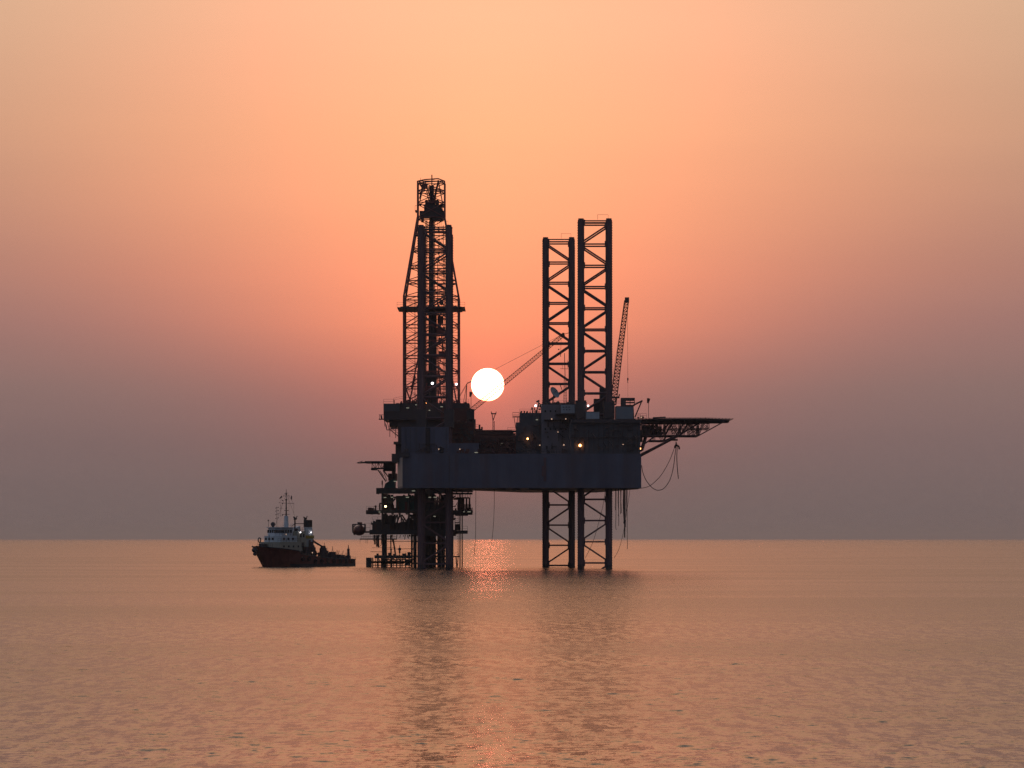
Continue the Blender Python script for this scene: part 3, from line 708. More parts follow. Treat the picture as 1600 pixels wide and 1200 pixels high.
# cranes
def crane(name, base, cab, tip, w0, w1, n, Yc, ra, rb, pend, hook, parent, ptop, hooktop):
    ped = MB().bar(P(base[0], base[2], Yc), P(base[0], base[1], Yc), 1.0, 12).build(name, 'steel', parent, P(base[0], base[2], Yc))
    MB().pbox(*cab, Yc-1.6, 3.2).build('cab', 'steel', ped)
    bm = MB().lattice(P(*tip[0], Yc), P(*tip[1], Yc), w0, w1, n, ra, rb, Vector((0,1,0))).build('boom', 'boom', ped)
    k = MB()
    for a, b, r_ in pend: k.bar(P(*a, Yc), P(*b, Yc), r_)
    k.build('gantry', 'steel', ped)
    k = MB(); hx, hy = hook; k.bar(P(hooktop[0], hooktop[1], Yc), P(hx, hy, Yc), .045); k.pbox(hx-1, hx+1, hy-2.5, hy+1.5, Yc-.2, .4); k.bar(P(hx,hy+1.5,Yc), P(hx-.6,hy+4.5,Yc), .1)
    k.bar(P(hx-.6,hy+4.5,Yc), P(hx+.8,hy+5,Yc), .08); k.build('hook_block', 'steel', ped)
    return ped
c1 = crane('crane', (737,655,690), (729,741,641,655), ((734,643),(881,522.5)), 1.05, .8, 46, 868, .078, .042,
      [((727.5,641),(729.3,600),.14),((722,641),(729.3,600),.08),((729.3,600),(880,522),.045),((729.3,599),(736.5,596),.12),((716,622),(729,600),.06),((716,624),(729,602),.05),((718,640),(733,633),.1)], (876,552), rig, None, (877,524))
k = MB(); k.bar(P(880,522.5,868), P(891,519.5,868), .09); k.pbox(878.5,882,520,526,867.6,.8); k.bar(P(880,520,868), P(872,530,868), .08); k.bar(P(873,545,868), P(873,547,868), .2); k.build('boom_head', 'boom', c1)
c2 = crane('crane', (948,622,655), (937,946,606,624), ((958,632),(979,470)), 1.4, 1.0, 30, 864, .14, .09,
      [((951,632),(956,600),.12),((957,598),(977,471),.04),((955,600),(976,476),.04),((946,624),(956,600),.12),((960,632),(949,636),.3)], (981,593), rig, None, (980.5,472))
k = MB(); k.pbox(976.5,983,464.5,472.5,863.4,1.2); k.bar(P(981,598,864), P(981,640,864), .03); k.build('boom_head', 'steel', c2)

# lamps on the rig
def lamp(px, py, Y, r_, m, parent, name='floodlight'):
    c = P(px, py, Y); o = MB().ball(c, r_, nu=8, nv=6).build(name, m, parent, c, True)
    return o
lamp(675.5, 599, 845.6, .3, 'lampw', rig); lamp(713, 600.3, 884, .28, 'lampw', rig)
for px, py, Y, r_, m in ((906.3,696,840.5,.30,'lampo'),(824.5,685.5,851.6,.2,'lampo'),(837,634,856,.26,'lampw'),(919,634,845,.2,'lampw'),(843.5,695.8,852.6,.17,'lampdim'),(881,695.2,850.6,.16,'lampdim'),
    (862,654.8,850.5,.16,'lampdim'),(884,654.6,850.5,.14,'lampdim'),(973.5,694.5,840.6,.14,'lampdim'),(1000,701,843,.2,'lampo'),(872,675,850.6,.13,'lampdim'),(636.5,702.5,843.8,.11,'lampdim'),(685.7,701.8,843.8,.15,'lampdim'),(718.5,702,844.4,.15,'lampdim'),(666.5,629,882,.15,'lampo'),(1002,652,848,.15,'lampdim')):
    lamp(px, py, Y, r_, m, rig)
def tubes(lst, parent):
    for px, py, wd, Y in lst:
        c = P(px, py, Y); MB().box(c.x-wd*S(Y)/2, c.x+wd*S(Y)/2, Y, Y+.2, c.z-.09, c.z+.09).build('fluorescent_lamp', 'tube', parent, c)
tubes([(637,637.3,4.5,881),(650,632.5,2.5,881),(690,635.5,4,882),(839,655.8,3.5,854.5),(744.5,707,6,844.5),(785,692.3,5,851.5),(671,641,2.5,882)], rig)

# loose things standing on the rig
def container(px0, px1, py0, py1, Y, dep, m, label, cat='container', marks=False, name='shipping_container'):
    c = P((px0+px1)/2, py1, Y); t = thing(name, (c.x, Y+dep/2, c.z), label, cat)
    b = MB().pbox(px0, px1, py0, py1-.02, Y, dep); 
    n = int((px1-px0)/1.2)
    for i in range(n): x = px0+.4+i*1.2; b.pbox(x, x+.5, py0+1, py1-1, Y-.06, .08)
    b.build('body', m, t)
    k = MB()
    for x in (px0, px1-.5): k.pbox(x, x+.5, py0, py1, Y-.1, .15)
    for y in (py0, py1-.5): k.pbox(px0, px1, y, y+.5, Y-.12, .1)
    k.build('frame', 'steel', t)
    if marks:
        k = MB()
        for i in range(3):
            for j in range(2): k.pbox(px0+3+i*4.5+j, px0+6+i*4.5, py0+4+j*4, py0+5.2+j*4, Y-.14, .06)
        k.build('panel_marking', 'block', t)
    return t
container(876, 898.5, 631.5, 646, 847.4, 2.4, 'pale', 'large pale blue-grey container beside the foot of the far lattice leg', marks=True)
container(915.5, 937, 643, 655, 841.2, 2.2, 'pale', 'smaller pale container low between the chords of the near right lattice leg')
container(962, 990, 634.5, 655, 845, 6, 'grey', 'grey deck cabin right of the tallest lattice leg, under the striped crate', 'cabin', name='deck_cabin')
def crate():
    c = P(981, 634.5, 846); t = thing('cargo_crate', (c.x, 848, c.z), 'dark slatted cargo crate on top of the grey deck cabin near the helideck', 'crate')
    k = MB(); k.pbox(970.5, 992, 621.5, 625.5, 846, 4); k.pbox(970.5, 978, 625, 634.4, 846, 4); k.build('body', 'steel', t)
    k = MB()
    for y in (628, 632.5): k.pbox(977.9, 992, y, y+1.3, 846.1, 3.6)
    for x in (984, 991): k.pbox(x, x+1, 625.4, 634.4, 845.9, .4)
    k.build('slat', 'red', t)
crate()

# ------------------------------------------------------------------ hanging hoses and ropes
def spline(pts, n=8):
    out = []
    for i in range(len(pts)-1):
        p0 = pts[max(i-1,0)]; p1 = pts[i]; p2 = pts[i+1]; p3 = pts[min(i+2,len(pts)-1)]
        for j in range(n):
            t = j/n; out.append(.5*((2*p1)+(p2-p0)*t+(2*p0-5*p1+4*p2-p3)*t*t+(3*p1-p0-3*p2+p3)*t**3))
    return out+[pts[-1]]
def hose(name, pts, Y, r_, m, label, cat, group=None, Y2=None):
    n = len(pts); V = [P(x, y, Y+((Y2 or Y)-Y)*i/(n-1)) for i, (x, y) in enumerate(pts)]
    o = MB().path(spline(V), r_, 5).build(name, m, None, V[0]); return tag(o, label, cat, group)
hose('loading_hose', [(1002.4,727),(1004.5,738),(1010,751),(1019,762),(1028,766),(1038,762.5),(1047,749),(1052,731),(1054.5,712),(1057,692)], 842, .09, 'rubber', 'deepest hanging hose looping from the hull edge up to the helideck basket', 'hose', None, 856)
hose('loading_hose', [(985,763.2),(1000,763),(1012,760.5),(1022,754),(1034,741),(1045,722),(1052,705),(1056,692)], 843, .075, 'rubber', 'shallower hose curving from beneath the hull corner to the helideck basket', 'hose', None, 856)
hose('hose', [(1056,690),(1058,697),(1057.5,712),(1058,728),(1060,748)], 856, .11, 'rubber', 'short black hose dangling straight down beneath the helideck', 'hose')
hose('hose_hook', [(1055,700),(1054.5,697),(1058,696),(1061,698.5),(1061,702)], 856, .22, 'rubber', 'dark bent hose coupling hanging just below the helideck basket', 'hose coupling')
rnd = random.Random(3)
rl = [(961.5,797,'thin rope nearest the right chord of the tallest leg'),(962.8,828,None),(965.8,806,None),(966.5,822,None),(969.5,803,None),(970.5,802,None),(974.5,818,'thick dark rope in the middle of the hanging bundle'),(975.6,840,None),(977.6,824,None),(979,799,None),(980,858,'longest rope of the bundle, reaching down almost to the sea')]
for i, (px, py, lab) in enumerate(rl):
    Y = 846+rnd.random()*6
    hose('hanging_rope', [(px,764),(px+rnd.uniform(-.4,.4),(764+py)/2),(px+rnd.uniform(-.8,.8),py-6),(px+rnd.uniform(-.3,.3),py)], Y, .16 if 974 <= px <= 976 else .07, 'rope',
         lab or 'thin dark rope hanging loose under the right end of the hull', 'rope', 'ropes hanging under the hull right of the tallest leg')
hose('mooring_rope', [(984.5,763),(980,795),(974,832),(967,858),(959.5,872)], 850, .05, 'rope', 'slanting rope from beneath the hull to the foot of the tallest leg', 'rope')
hose('mooring_rope', [(946,763),(942,790),(935,818),(926,848),(914.5,872)], 853, .05, 'rope', 'slack slanting rope crossing between the chords of the near right leg', 'rope')
hose('hanging_rope', [(743.5,763.5),(743.3,800),(743,835),(741,868)], 850, .06, 'rope', 'long plumb rope under the hull just right of the wellhead platform', 'rope')
hose('hanging_rope', [(772.3,763.5),(772.2,790),(771,820),(768,850)], 850, .06, 'rope', 'lone rope hanging beneath mid hull over the sun glitter', 'rope')

# ------------------------------------------------------------------ wellhead platform
WY = 905.0
plat = thing('wellhead_platform', (P(650,0,WY).x, WY, 0), 'dark multi-deck wellhead platform on piles beneath the left end of the rig', 'platform')
def W(px, py, dy=0): return P(px, py, WY)+Vector((0,dy,0))
def wbox(m, px0, px1, py0, py1, y0=-7, y1=7):
    a = W(px0, py1); b = W(px1, py0); m.box(a.x, b.x, WY+y0, WY+y1, a.z, b.z)
def wclut(m, px0, px1, py, n, h0, h1, w0=1, w1=4):
    for _ in range(n):
        px = random.uniform(px0, px1); wd = random.uniform(w0, w1); h = random.uniform(h0, h1); yy = random.uniform(-6.5, 4)
        if random.random() < .6: wbox(m, px, px+wd, py-h, py+.3, yy, yy+1.5)
        else: m.bar(W(px, py+.3, yy), W(px, py-h, yy), random.uniform(.08, .22), 6)
k = MB(); wbox(k, 589.5, 738.5, 765, 768.5); wbox(k, 589.5, 700, 763, 772, -7.3, -6.9); wbox(k, 589.5, 590.6, 763, 772)
for px in range(596, 738, 9): wbox(k, px, px+.8, 768.4, 771.5)
wbox(k, 700, 738, 770.3, 772.2); k.rail([W(700,765,-7), W(737,765,-7)], 1.0); 
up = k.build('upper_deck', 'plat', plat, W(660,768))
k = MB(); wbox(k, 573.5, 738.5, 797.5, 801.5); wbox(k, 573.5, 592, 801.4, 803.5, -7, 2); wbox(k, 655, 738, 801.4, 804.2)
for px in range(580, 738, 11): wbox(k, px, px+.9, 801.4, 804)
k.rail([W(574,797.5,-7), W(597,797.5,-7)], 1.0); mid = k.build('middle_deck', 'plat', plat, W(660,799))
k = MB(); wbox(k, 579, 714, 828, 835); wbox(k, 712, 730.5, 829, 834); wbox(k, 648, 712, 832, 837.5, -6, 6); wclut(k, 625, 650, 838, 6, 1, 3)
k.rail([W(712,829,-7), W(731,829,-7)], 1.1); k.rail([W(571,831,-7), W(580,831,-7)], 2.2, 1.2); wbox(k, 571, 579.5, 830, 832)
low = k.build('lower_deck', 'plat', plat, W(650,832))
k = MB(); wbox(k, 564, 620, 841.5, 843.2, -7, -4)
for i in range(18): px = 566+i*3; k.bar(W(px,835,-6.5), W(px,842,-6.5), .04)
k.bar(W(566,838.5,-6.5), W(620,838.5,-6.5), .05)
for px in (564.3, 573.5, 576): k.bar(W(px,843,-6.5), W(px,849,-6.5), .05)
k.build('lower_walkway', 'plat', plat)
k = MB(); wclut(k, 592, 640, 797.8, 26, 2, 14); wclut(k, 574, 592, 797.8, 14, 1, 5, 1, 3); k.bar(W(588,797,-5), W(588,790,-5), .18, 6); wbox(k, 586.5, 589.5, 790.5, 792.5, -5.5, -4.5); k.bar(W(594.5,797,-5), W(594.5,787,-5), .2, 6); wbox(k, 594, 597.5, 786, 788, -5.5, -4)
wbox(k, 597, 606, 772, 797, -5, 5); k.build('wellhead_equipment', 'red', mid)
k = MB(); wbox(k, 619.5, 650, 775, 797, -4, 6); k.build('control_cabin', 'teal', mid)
k = MB(); wbox(k, 648, 679, 771.8, 797, -5, 6); wbox(k, 690, 700, 774, 797, -2, 4); wbox(k, 678, 700, 791, 797, -4, 2); wclut(k, 676, 700, 797.8, 14, 8, 24, 1, 4); wbox(k, 676, 695, 788, 797.6, -2, 3); k.build('process_vessel', 'plat', mid)
k = MB()
for a, b in (((606,795),(619,779)),((608,779),(606,797)),((606,777.5),(620,777.5)),((611,777),(611,797))): k.bar(W(*a,-6), W(*b,-6), .28)
for px in (599, 640, 672, 700): k.bar(W(px,772,-6.5), W(px,828,-6.5), .25, 6)
for a, b in (((625,804),(634,818)),((643,804),(634,818)),((606,804),(612,818)),((622,804),(616,820)),((645,806),(650,816)),((663,804),(672,820)),((690,804),(681,820))): k.bar(W(*a,-6.4), W(*b,-6.4), .25); k.bar(W(a[0]+2,a[1],5), W(b[0]+2,b[1],5), .25)
k.build('deck_brace', 'plat', plat)
k = MB(); wclut(k, 583, 712, 828.3, 60, 4, 15, 2, 8); wbox(k, 583, 610, 819, 828.2, -6, 3); wbox(k, 604, 650, 817, 828.2, -4, 4); wbox(k, 648, 696, 802, 828.2, -4, 5); wbox(k, 600, 618, 806, 819, -3, 3); wbox(k, 583, 597, 817, 828.2, -5, 3); wbox(k, 588, 596, 812, 817, -4, 0); wbox(k, 625, 633, 816, 828, -5, 1); wbox(k, 636, 650, 812, 818, -3, 3); wbox(k, 655, 709, 804, 812, -5, 2); wclut(k, 579, 603, 819.5, 14, 1, 6, 1, 4); k.rail([W(583,815,-6), W(600,815,-6)], 1.2, 1.2)
k.bar(W(585,828,-6), W(585,812,-6), .06)
k.build('production_skid', 'plat', low)
k = MB(); rq = random.Random(21)
for _ in range(46):
    a_, b_ = rq.choice(((804,828),(773,797),(773,797))); px = rq.uniform(598, 706); yy = rq.uniform(-6.5, 5)
    if rq.random() < .5: k.bar(W(px, a_, yy), W(px, b_, yy), rq.uniform(.1, .3), 6)
    else: k.bar(W(px, rq.uniform(a_, b_), yy), W(min(712, px+rq.uniform(6, 26)), rq.uniform(a_, b_), yy), rq.uniform(.1, .22), 6)
k.build('pipework', 'plat', plat)
k = MB()
for _ in range(20):
    px = rq.uniform(582, 645); k.bar(W(px, 836, rq.uniform(-6,4)), W(px+rq.uniform(-1,1), 836+rq.uniform(3,14), -5), .1, 5)
for x0, x1, y in ((606,646,846),(580,598,862),(606,646,858)): k.bar(W(x0,y,-5), W(x1,y+rq.uniform(-1,1),-5), .09)
k.build('hanging_pipe', 'plat', low)
# riser bundle at the right end
k = MB()
for px in (717,721,724.8,729.3,734): 
    k.bar(W(px,778.5,-5), W(px,797,-5), .22, 6); k.bar(W(px,788,-5), W(px,797,-5), .34, 6)
k.bar(W(713,778.3,-5), W(734,778.3,-5), .2, 6); k.bar(W(734,778.3,-5), W(734,782,-5), .2, 6); wbox(k, 709, 719, 778, 781, -4, 1)
wclut(k, 711, 738, 797.5, 12, 1, 5, 1, 3); k.bar(W(711,793,-6), W(716,785,-6), .12); wbox(k, 712,731,804,806,-5,1)
k.build('riser_manifold', 'red', mid)
k = MB()
for i in range(14): px = 702+i*2.6; k.bar(W(px,772,-5), W(px,778,-5), .08)
k.bar(W(711.5,804,-6), W(711.5,829,-6), .08); k.bar(W(716.5,804,-6), W(716.5,870,-6), .08)
for y in range(806, 868, 4): k.bar(W(711.5 if y < 829 else 714.5,y,-6), W(716.5,y,-6), .05)
wbox(k, 711, 718, 816, 817.3, -7, -3); k.build('ladder', 'steel', plat)
# piles and conductors
def pile(px0, px1, y0, y1, dy=0, n=10, name='pile'):
    c = (px0+px1)/2; r_ = (px1-px0)/2*S(WY); a = W(c, y0, dy); b = W(c, y1, dy); b.z = -14
    MB().bar(b, a, r_, n).build(name, 'plat', plat, b)
pile(597.5, 605.5, 803, 886, -4); pile(646.5, 652, 803, 886, -5); pile(652.6, 661.3, 803, 886, -3); pile(662.6, 670.6, 803, 886, 0)
pile(672.6, 681, 803, 886, 2); pile(683.5, 690.6, 803, 886, -2); pile(697, 709.2, 803, 886, -6, 12); pile(641.5, 644.5, 835, 886, 3)
pile(667, 675, 803, 886, 5); pile(687, 695, 803, 886, 4); pile(656, 663, 803, 886, 6)
for px, dy in ((611.5,-4),(719.2,-5),(722.6,-5)): pile(px-.9, px+.9, 772 if px > 700 else 836, 886, dy, 6, 'conductor')
for px in (587,590,592.5): 
    MB().bar(W(px,836,-5), W(px,850+random.random()*6,-5), .2, 6).build('drain_pipe', 'plat', plat)
k = MB(); k.bar(W(615,843,-3), W(619,870,-3), .2, 6); k.bar(W(592,856,-5), W(603,845,-5), .07); k.bar(W(582,856,-5),W(620,855.5,-5),.06)
for y0, y1 in ((840,850),(855,862),(868,876)): 
    for a, b in ((661,664),(670,673),(680,684),(690,697)): k.bar(W(a,y0,-1), W(b,y1,-1), .15)
for y in (846, 869, 880): k.bar(W(645,y,-3), W(700,y,-3), .22, 6); k.bar(W(652,y,3), W(700,y,3), .22, 6)
k.build('jacket_brace', 'plat', plat)
# boat landing
bl = MB(); wbox(bl, 587, 646, 867.5, 872, -8, -4); wbox(bl, 598, 646, 873.5, 875, -8.4, -7.6)
for i in range(13): px = 588+i*4.6; wbox(bl, px, px+.8, 871, 887.5, -6, -5.4)
for px, w_, h_ in ((590,3,3),(608,5,4),(616,4,2.5),(630,6,3),(638,4,5)): wbox(bl, px, px+w_, 867.6-h_, 867.6, -7.5, -5); wbox(bl, 577, 646, 876.5, 879.5, -9, -5)
for px in (583.5, 591, 597, 613, 620.5, 627, 634.5, 641): wbox(bl, px, px+1.7, 871, 887.5, -8.5, -7.8)
for i in range(7): px = 592+i*8; bl.bar(W(px,871,-8), W(px+5,878,-8), .15); bl.bar(W(px+8,871,-8), W(px+5,878,-8), .12)
wbox(bl, 634, 642, 874, 883, -8.8, -6); wbox(bl, 584, 646, 882.2, 883.4, -8.6, -8); wbox(bl, 600, 632, 876, 881, -5.2, -4.6); landing = bl.build('boat_landing', 'plat', plat, W(615,880))
k = MB()
for px in (576.5, 580.8): k.bar(W(px,887.5,-9), W(px,871,-9), .38, 8)
wbox(k, 574.5, 579.5, 876, 885, -9.6, -8); wbox(k, 574.5, 583, 873, 875, -9.6, -8); k.build('bumper', 'steel', landing)
k = MB(); k.rail([W(606,868.5,-8), W(645,868.5,-8)], 1.0, 1.3); k.ball(W(625.8,858,-7), .42, nu=8, nv=6); k.bar(W(625.8,868,-7), W(625.8,852,-7), .1); k.bar(W(612.5,868,-7), W(612.5,859,-7), .16, 6); k.ball(W(612.5,858,-7), .25)
wbox(k, 624.5, 627, 858, 864, -7.5, -6.5); k.bar(W(641,868,-7),W(648,855,-7),.14); k.build('railing', 'steel', landing)
k = MB(); wbox(k, 709, 718, 868.5, 870.3, -6, -2); k.bar(W(713,870,-5), W(714.3,887,-5), .2); k.bar(W(716.3,870,-5), W(714.8,887,-5), .15); k.rail([W(711,868,-6), W(717,868,-6)], .8); k.build('side_landing', 'plat', plat)
# helideck of the platform on the left
k = MB(); wbox(k, 572, 620, 721.5, 724, -8, 4); wbox(k, 565, 573, 722.3, 723.6, -6, 3); wbox(k, 558.5, 566, 723, 724, -4, 2); k.bar(W(561,723,-5), W(568,721,-5), .08)
plh = k.build('small_helideck', 'plat', plat, W(595,723))
k = MB(); wbox(k, 582, 600, 731.5, 733, -7, 2); wbox(k, 581, 590, 732, 735, -6, 0); k.truss([W(x,724,-7) for x in (583,588,593,598,603,610,618)], [W(x,733.5,-7) for x in (583,588,593,598,603,610,618)], .1, .1)
k.bar(W(592,735,-6), W(604.5,753,-6), .18, 6); k.bar(W(600,735,-6), W(609,747,-6), .16, 6); k.bar(W(595,736,-6), W(601,745,-6), .1); wbox(k, 600, 618, 724, 736, -5, 3); k.bar(W(600,736,-6), W(606,752,-6), .1)
k.bar(W(616,724,-4), W(616,763,-4), .5, 6); k.build('support_frame', 'plat', plh)
k = MB(); a = [W(601,763,-5), W(618,763,-5), W(618,748,-5), W(611,751,-5), W(603,756,-5)]; b = [p+Vector((0,8,0)) for p in a]
k.add(a+b, [(0,1,2,3,4),(9,8,7,6,5)]+[(i,5+i,5+(i+1)%5,(i+1)%5) for i in range(5)]); k.build('tarpaulin', 'teal', up)
k = MB(); wbox(k, 607, 620, 740, 751, -2, 5); wbox(k, 597.6, 599.4, 752, 758, -6, -5); k.bar(W(598.5,763,-5.5), W(598.5,751,-5.5), .12); k.build('generator', 'red', up)
lamp(602.3, 791.2, 895.5, .25, 'lampy', plat)
tubes([(617.5,752,4.5,896),(601.5,777.3,4,897.5),(612.5,777,3.5,897.5),(636.5,777,5,897.5),(671.5,777,4,897.5),(680,777,5,897.5),(646,767,5,897),(679,806.7,3.5,897.5),(593,800,3,897),(725,799.7,2,897),(733,799.7,5,897)], plat)

# lifeboat in its davit frame
lbp = W(564,828,-6)
lfb = thing('lifeboat', (lbp.x, lbp.y, W(0,838).z), 'dark round enclosed lifeboat in a davit frame at the left end of the wellhead platform', 'lifeboat')
k = MB().ball(W(563,829,-6), 1.6, 1.0, 1.7, .8, 16, 10); k.pbox(557,571,826,829,WY-7.2,2.6); k.build('hull', 'orange', lfb, smooth=True, split=False)
k = MB(); k.ball(W(564,825,-6), .95, .9, 1.3, .8, 12, 8); k.pbox(562,565.5,816,821,WY-7,1.6); k.build('canopy', 'orange', lfb, smooth=False)
dv = MB()
for dy in (-8, -4): dv.path([W(572,832,dy), W(572,819.5,dy), W(553,819.5,dy), W(553,831,dy), W(556,836,dy)], .16); dv.bar(W(562,819.5,dy), W(562,816,dy), .3); dv.bar(W(553,825,dy), W(557,820,dy), .09); dv.bar(W(572,832,dy), W(580,831.5,dy), .2)
dv.bar(W(553,819.5,-8), W(553,819.5,-4), .12); dv.bar(W(572,819.5,-8), W(572,819.5,-4), .12); dv.build('davit_frame', 'plat', plat)

# ------------------------------------------------------------------ supply ship
SH = radians(230.3)
ship = thing('supply_ship', (-55.5, 921, 0), 'small red and white anchor handling supply ship with tall mast, left of the rig', 'ship', None, SH)
def SL(x, y, z): return (x, y, z)
def sbuild(m, name, mt, parent, smooth=False, split=True):       # local coordinates of the ship
    if split and len(m.g) > 1 and len(m.g) < 400 and name not in ('hull', 'flag'):
        cl = clusters(m)
        if len(cl) > 1:
            out = [sbuild(q, name, mt, parent, smooth, False) for q in cl]; return out[0]
    me = bpy.data.meshes.new(name); me.from_pydata(m.v, [], m.f); me.update(); me.materials.append(M[mt])
    if smooth:
        for p_ in me.polygons: p_.use_smooth = True
    o = bpy.data.objects.new(name, me); C.objects.link(o); o.parent = parent; return o
stn = [(17.2,.5,5.3),(16.2,1.7,5.2),(14.5,2.9,5.0),(12,3.9,4.8),(9,4.5,4.5),(5.5,4.7,4.1),(4.2,4.7,3.3),(0,4.7,2.7),(-7,4.7,2.1),(-13,4.6,1.9),(-17,4.2,1.8)]
def hull_strip(zlo, zhi, inset=0.0, name='hull', mt='shipred'):
    m = MB(); vs = []
    for x, hb_, zt in stn:
        zt_ = zt if zhi is None else min(zt, zhi)
        def half(z):       # flare: narrower and further aft at the waterline near the bow
            t = max(0, min(1, (z+1.5)/(zt+1.5))); fl = max(0, (x-5)/12.0)
            return hb_*(1-fl*.62*(1-t)), x-fl*4.2*(1-t)
        row = []
        for z in (zlo, (zlo+zt_)/2, zt_):
            h, xx = half(z); row.append((xx, h-inset, z))
        vs.append(row)
    n = len(vs)
    for side in (1, -1):
        pts = [(a, side*b, c) for row in vs for a, b, c in row]
        fs = [(i*3+j, i*3+j+1, (i+1)*3+j+1, (i+1)*3+j) for i in range(n-1) for j in range(2)]
        m.add(pts, fs if side > 0 else [tuple(reversed(f)) for f in fs])
    # deck, transom, stem
    for i in range(n-1):
        a, b = vs[i][2], vs[i+1][2]; m.add([(a[0],a[1],a[2]-.5),(b[0],b[1],b[2]-.5),(b[0],-b[1],b[2]-.5),(a[0],-a[1],a[2]-.5)], [(0,1,2,3)])
    a = vs[-1]; m.add([a[0],a[1],a[2],(a[2][0],-a[2][1],a[2][2]),(a[1][0],-a[1][1],a[1][2]),(a[0][0],-a[0][1],a[0][2])], [(0,1,2,3,4,5)])
    a = vs[0]; m.add([a[0],a[1],a[2],(a[2][0],-a[2][1],a[2][2]),(a[1][0],-a[1][1],a[1][2]),(a[0][0],-a[0][1],a[0][2])], [(5,4,3,2,1,0)])
    return sbuild(m, name, mt, ship)
hs = hull_strip(-1.5, None)
m = MB()
for side in (1, -1):
    pts = [(x, side*(h+.02), z) for x, h, z in stn]
    for a, b in zip(pts, pts[1:]): m.bar(a, b, .14, 6)
m.ball((17.0,0,4.3), .75, .7, 1.3, .9, 12, 8); m.ball((16.9,0,3.3), .6, .7, 1.1, .8, 12, 8)
sbuild(m, 'rubbing_strake', 'shipblack', hs)
m = MB()   # boot top band, 2 cm proud
for (x0,h0,z0),(x1,h1,z1) in zip(stn[4:], stn[5:]):
    for s_ in (1,-1):
        m.add([(x0-max(0,(x0-5)/12)*4.2*.85,s_*(h0*(1-max(0,(x0-5)/12)*.62*.85)+.04),-.2),(x1-max(0,(x1-5)/12)*4.2*.85,s_*(h1*(1-max(0,(x1-5)/12)*.62*.85)+.04),-.2),(x1-max(0,(x1-5)/12)*4.2*.65,s_*(h1*(1-max(0,(x1-5)/12)*.62*.65)+.04),.75),(x0-max(0,(x0-5)/12)*4.2*.65,s_*(h0*(1-max(0,(x0-5)/12)*.62*.65)+.04),.75)], [(0,1,2,3)] if s_ < 0 else [(3,2,1,0)])
sbuild(m, 'boot_top', 'shipblack', hs)
def rbox(x0, x1, y0, y1, z0, z1, cham=.5, taper=0):     # box with chamfered plan corners at the front
    m = MB(); poly = [(x0,y0),(x1-cham*1.6,y0),(x1,y0+cham*2),(x1,y1-cham*2),(x1-cham*1.6,y1),(x0,y1)]
    n = 6; m.add([(x,y,z0) for x,y in poly]+[(x-taper,y*(1-.04*bool(taper)),z1) for x,y in poly], [(i,(i+1)%n,n+(i+1)%n,n+i) for i in range(n)]+[tuple(range(n-1,-1,-1)),tuple(range(n,2*n))]); return m
fc = sbuild(rbox(3.2, 13.0, -3.6, 3.6, 4.0, 6.4, .9), 'forecastle_house', 'shipbuff', ship)
m = MB()
for i in range(4): m.box(4.2+i*1.8, 4.7+i*1.8, 3.58, 3.64, 5.0, 5.5)
sbuild(m, 'porthole', 'glass', fc)
br = sbuild(rbox(4.4, 11.6, -3.1, 3.1, 6.4, 8.0, .8), 'bridge_deck', 'shipwhite', ship)
m = MB()
for i in range(3): m.box(5.6+i*1.7, 6.3+i*1.7, 3.08, 3.14, 6.9, 7.5)
for i in range(3): m.box(11.58, 11.66, -1.5+i*1.2, -.8+i*1.2, 6.9, 7.5)
sbuild(m, 'window', 'glass', br)
wh = sbuild(rbox(5.6, 10.8, -2.7, 2.7, 8.0, 10.1, .8, .25), 'wheelhouse', 'shipwhite', ship)
m = MB()
for i in range(4): m.box(5.9+i*.95, 6.6+i*.95, 2.62, 2.70, 8.75, 9.55)
for i in range(4): m.box(10.6, 10.76, -1.5+i*.8, -.95+i*.8, 8.75, 9.55)
m.add([(10.72,1.15,8.75),(9.55,2.7,8.75),(9.48,2.66,9.55),(10.62,1.12,9.55)], [(0,1,2,3)]); sbuild(m, 'window', 'glass', wh)
m = rbox(5.3, 11.1, -2.95, 2.95, 10.1, 10.25, .8); m.rail([(5.5,2.8,10.25),(9.5,2.8,10.25)], .8, 1.0, .03); sbuild(m, 'roof', 'shipwhite', wh)
m = MB(); m.ball((8.6,-1.5,11.0), .62, 1, 1, 1, 12, 8); m.bar((8.6,-1.5,10.2), (8.6,-1.5,10.6), .3, 8); m.bar((9.6,-2.2,10.2),(9.6,-2.2,12.0),.05); m.ball((9.6,-2.2,12.0),.22)
sbuild(m, 'radar_dome', 'shipblack', wh)
m = MB(); m.bar((5.2,0,8), (5.2,0,13.2), .75, 8, .5); tw = sbuild(m, 'mast_tower', 'shipwhite', ship)
m = MB(); m.bar((5.2,0,13), (5.2,0,17.4), .2, 6, .13); m.bar((5.2,0,17.4), (5.2,0,20.2), .1, 6, .05); m.bar((5.2,-2.6,16.6), (5.2,2.8,16.4), .06); m.bar((5.2,-.9,18.4),(5.2,1.2,18.4),.05); m.ball((5.2,0,18.9),.25); m.ball((5.2,.0,17.4),.28); m.ball((5.2,0,15.2),.22)
m.bar((5.2,2.7,16.4),(5.2,2.7,13.8),.025); m.bar((5.2,2.6,16.4),(5.2,.2,19.4),.025); m.bar((5.2,-2.5,16.6),(5.2,-.2,19.4),.025); m.bar((5.2,0,19.2),(1.6,0,12.5),.025); m.bar((5.2,0,19),(9.5,0,10.3),.025); m.bar((5.2,.9,18.4),(5.2,1.0,14),.02)
m.bar((5.0,-.8,14.6),(5.4,1.0,14.6),.1); m.bar((5.2,-1.4,13.6),(5.2,1.2,13.6),.08)
for z in (17.4,16.6,13.6): m.ball((5.2,-1.3,z-.2), .16)
sbuild(m, 'mast', 'black', ship)
m = MB(); m.bar((8.2,-.5,10.2),(8.2,-.5,15.6),.05)
